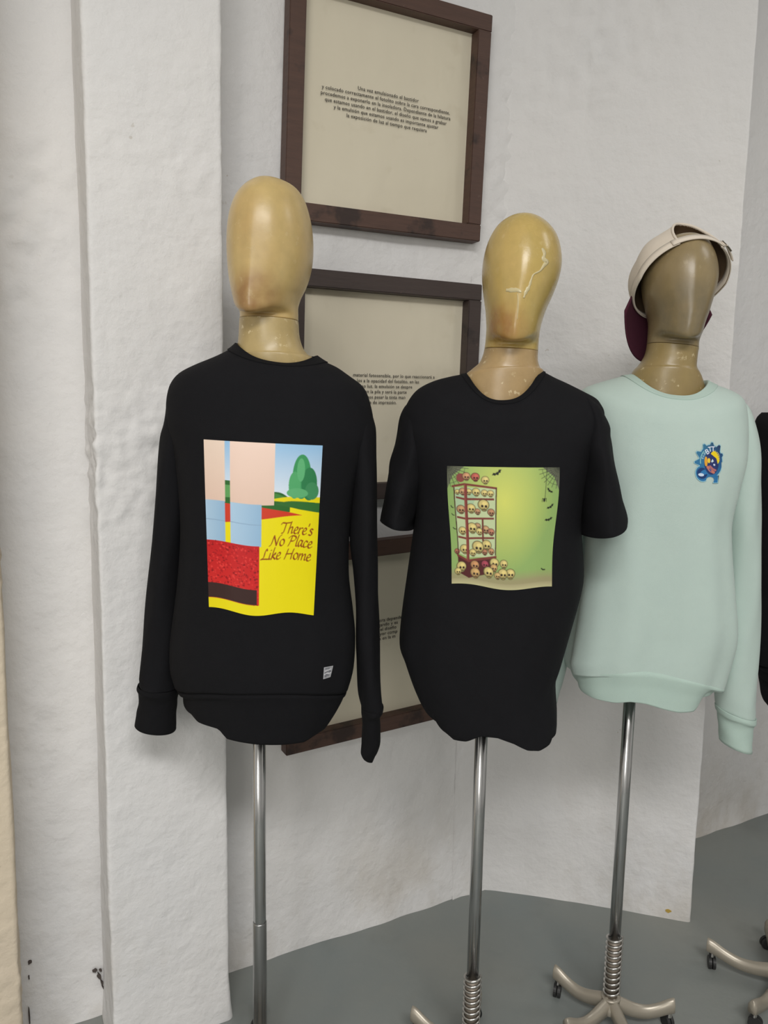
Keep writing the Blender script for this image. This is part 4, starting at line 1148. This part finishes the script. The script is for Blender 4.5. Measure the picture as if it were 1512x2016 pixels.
def make_cap():
    t = tag(empty('baseball_cap', (.545, 1.60, 0), R(-6)), 'cream baseball cap with a burgundy peak, worn back to front', 'cap')
    cx, cz = CAP['c']
    C0 = Vector((cx, -.015, cz - .007))
    rz = Matrix.Rotation(CAP['yaw'], 3, 'Z')
    e1 = rz @ Vector((0, -math.cos(CAP['tilt']), math.sin(CAP['tilt'])))      # towards the strap, in the rim plane
    e1b = rz @ Vector((0, -math.cos(CAP['tilt_back']), math.sin(CAP['tilt_back'])))
    e2 = rz @ Vector((1, 0, 0))
    nn = rz @ Vector((0, math.sin(CAP['tilt']), math.cos(CAP['tilt'])))

    def pt(al, be, k=1.0):
        sq = lambda v: math.copysign(abs(v) ** .9, v)
        lob = 1 + .012 * math.cos(6 * al) * math.sin(2 * be)
        ca = math.cos(al); fl_ = k * lob * sq(math.cos(be))
        fwd = (e1 * CAP['a'] if ca > 0 else e1b * CAP['ab']) * (fl_ * ca)
        peak_ = .012 * math.exp(-(al / .5) ** 2 - ((be - R(42)) / .35) ** 2)
        return C0 + fwd + e2 * (CAP['b'] * fl_ * math.sin(al)) + nn * (CAP['h'] * k * abs(math.sin(be)) ** .85 * lob) + Vector((0, 0, peak_))
    na, nb = 180, 46
    V = []; F = []; idx = {}
    hw_, hh_ = R(29), R(48)
    for j in range(nb + 1):
        be = R(90) * j / nb
        for i in range(na):
            al = 2 * math.pi * i / na - math.pi
            # snap the ring of points next to the opening onto its arch
            V.append(pt(al, be))
    inside = lambda al, be: abs(al) < hw_ and be < hh_ * math.sqrt(max(0, 1 - (al / hw_) ** 2))
    for j in range(nb):
        for i in range(na):
            i2 = (i + 1) % na
            alc = 2 * math.pi * (i + .5) / na - math.pi; bec = R(90) * (j + .5) / nb
            if inside(alc, bec): continue
            F.append((j * na + i, j * na + i2, (j + 1) * na + i2, (j + 1) * na + i))
    cr = mesh_obj('crown', V, F, [M['cap'], M['cap_in']], t)
    md = cr.modifiers.new('thickness', 'SOLIDIFY'); md.thickness = .0022; md.offset = -1; md.material_offset = 1
    # stitched binding round the rim and the arch
    path = [pt(a, R(1.0), 1.004) for a in np.linspace(hw_, 2 * math.pi - hw_, 120)]
    V = []; F = []
    for k, p in enumerate(path):
        for q in (-.001, .014): V.append(p + nn * q)
        V.append(p + nn * .014 - (p - C0).normalized() * .004); V.append(p - nn * .001 - (p - C0).normalized() * .004)
    for k in range(len(path) - 1):
        for i in range(4): F.append((k * 4 + i, k * 4 + (i + 1) % 4, (k + 1) * 4 + (i + 1) % 4, (k + 1) * 4 + i))
    mesh_obj('sweatband', V, F, M['cap'], t)
    arch = [pt(hw_ * 1.0 * math.cos(a), hh_ * math.sin(a), 1.006) for a in np.linspace(0.02, math.pi - .02, 50)]
    V, F = tube(arch, .0026, 8); mesh_obj('arch_binding', V, F, M['cap'], t)

    def band(name, a0, a1, z0, z1, k, mat, lift=.0, th=.0025):
        V = []; F = []; nseg = 24
        for i in range(nseg + 1):
            al = a0 + (a1 - a0) * i / nseg; p = pt(al, 0, k); rr = (p - C0).normalized()
            for (dz, dr) in ((z0, lift), (z1, lift - .001), (z1, lift - th), (z0, lift - th)): V.append(p + nn * dz + rr * dr)
        for i in range(nseg):
            for q in range(4): F.append((i * 4 + q, i * 4 + (q + 1) % 4, (i + 1) * 4 + (q + 1) % 4, (i + 1) * 4 + q))
        F.append((0, 1, 2, 3)); F.append(tuple(nseg * 4 + q for q in range(4)))
        return mesh_obj(name, V, F, mat, t)
    band('strap', -hw_ - .12, hw_ + .05, .000, .0165, 1.0, M['cap'], .003)
    band('strap_end', hw_ + .0, hw_ + .52, .002, .017, 1.0, M['cap'], .0055)
    bk = band('buckle', hw_ + .06, hw_ + .24, -.001, .020, 1.0, M['brass'], .0075, .003)
    tag(bk, 'dull metal slide buckle')
    # burgundy peak, pointing down behind the neck
    V = []; F = []; ns, nt = 40, 14
    for j in range(nt + 1):
        tt_ = j / nt
        for i in range(ns + 1):
            s_ = -1 + 2 * i / ns
            al = math.pi + s_ * R(62)
            p0 = pt(al, R(3), 1.0)
            L = CAP['L'] * (1 - abs(s_) ** 2.6 * .80)
            d = (-e1 * .62 - nn * .62 - Vector((0, 0, .35))).normalized()
            spread = e2 * (s_ * (-.022 if s_ > 0 else -.006) * tt_)
            curl = -(e1 * -1) * (0) + nn * (-.020 * s_ * s_ * tt_)
            V.append(p0 + d * (L * tt_) + spread + curl)
    for j in range(nt):
        for i in range(ns): a = j * (ns + 1) + i; F.append((a, a + 1, a + ns + 2, a + ns + 1))
    br = mesh_obj('peak', V, F, M['brim'], t); tag(br, 'burgundy curved peak')
    md = br.modifiers.new('thickness', 'SOLIDIFY'); md.thickness = .0032; md.offset = 0
    return t


CAP['L'] = .098
make_cap()
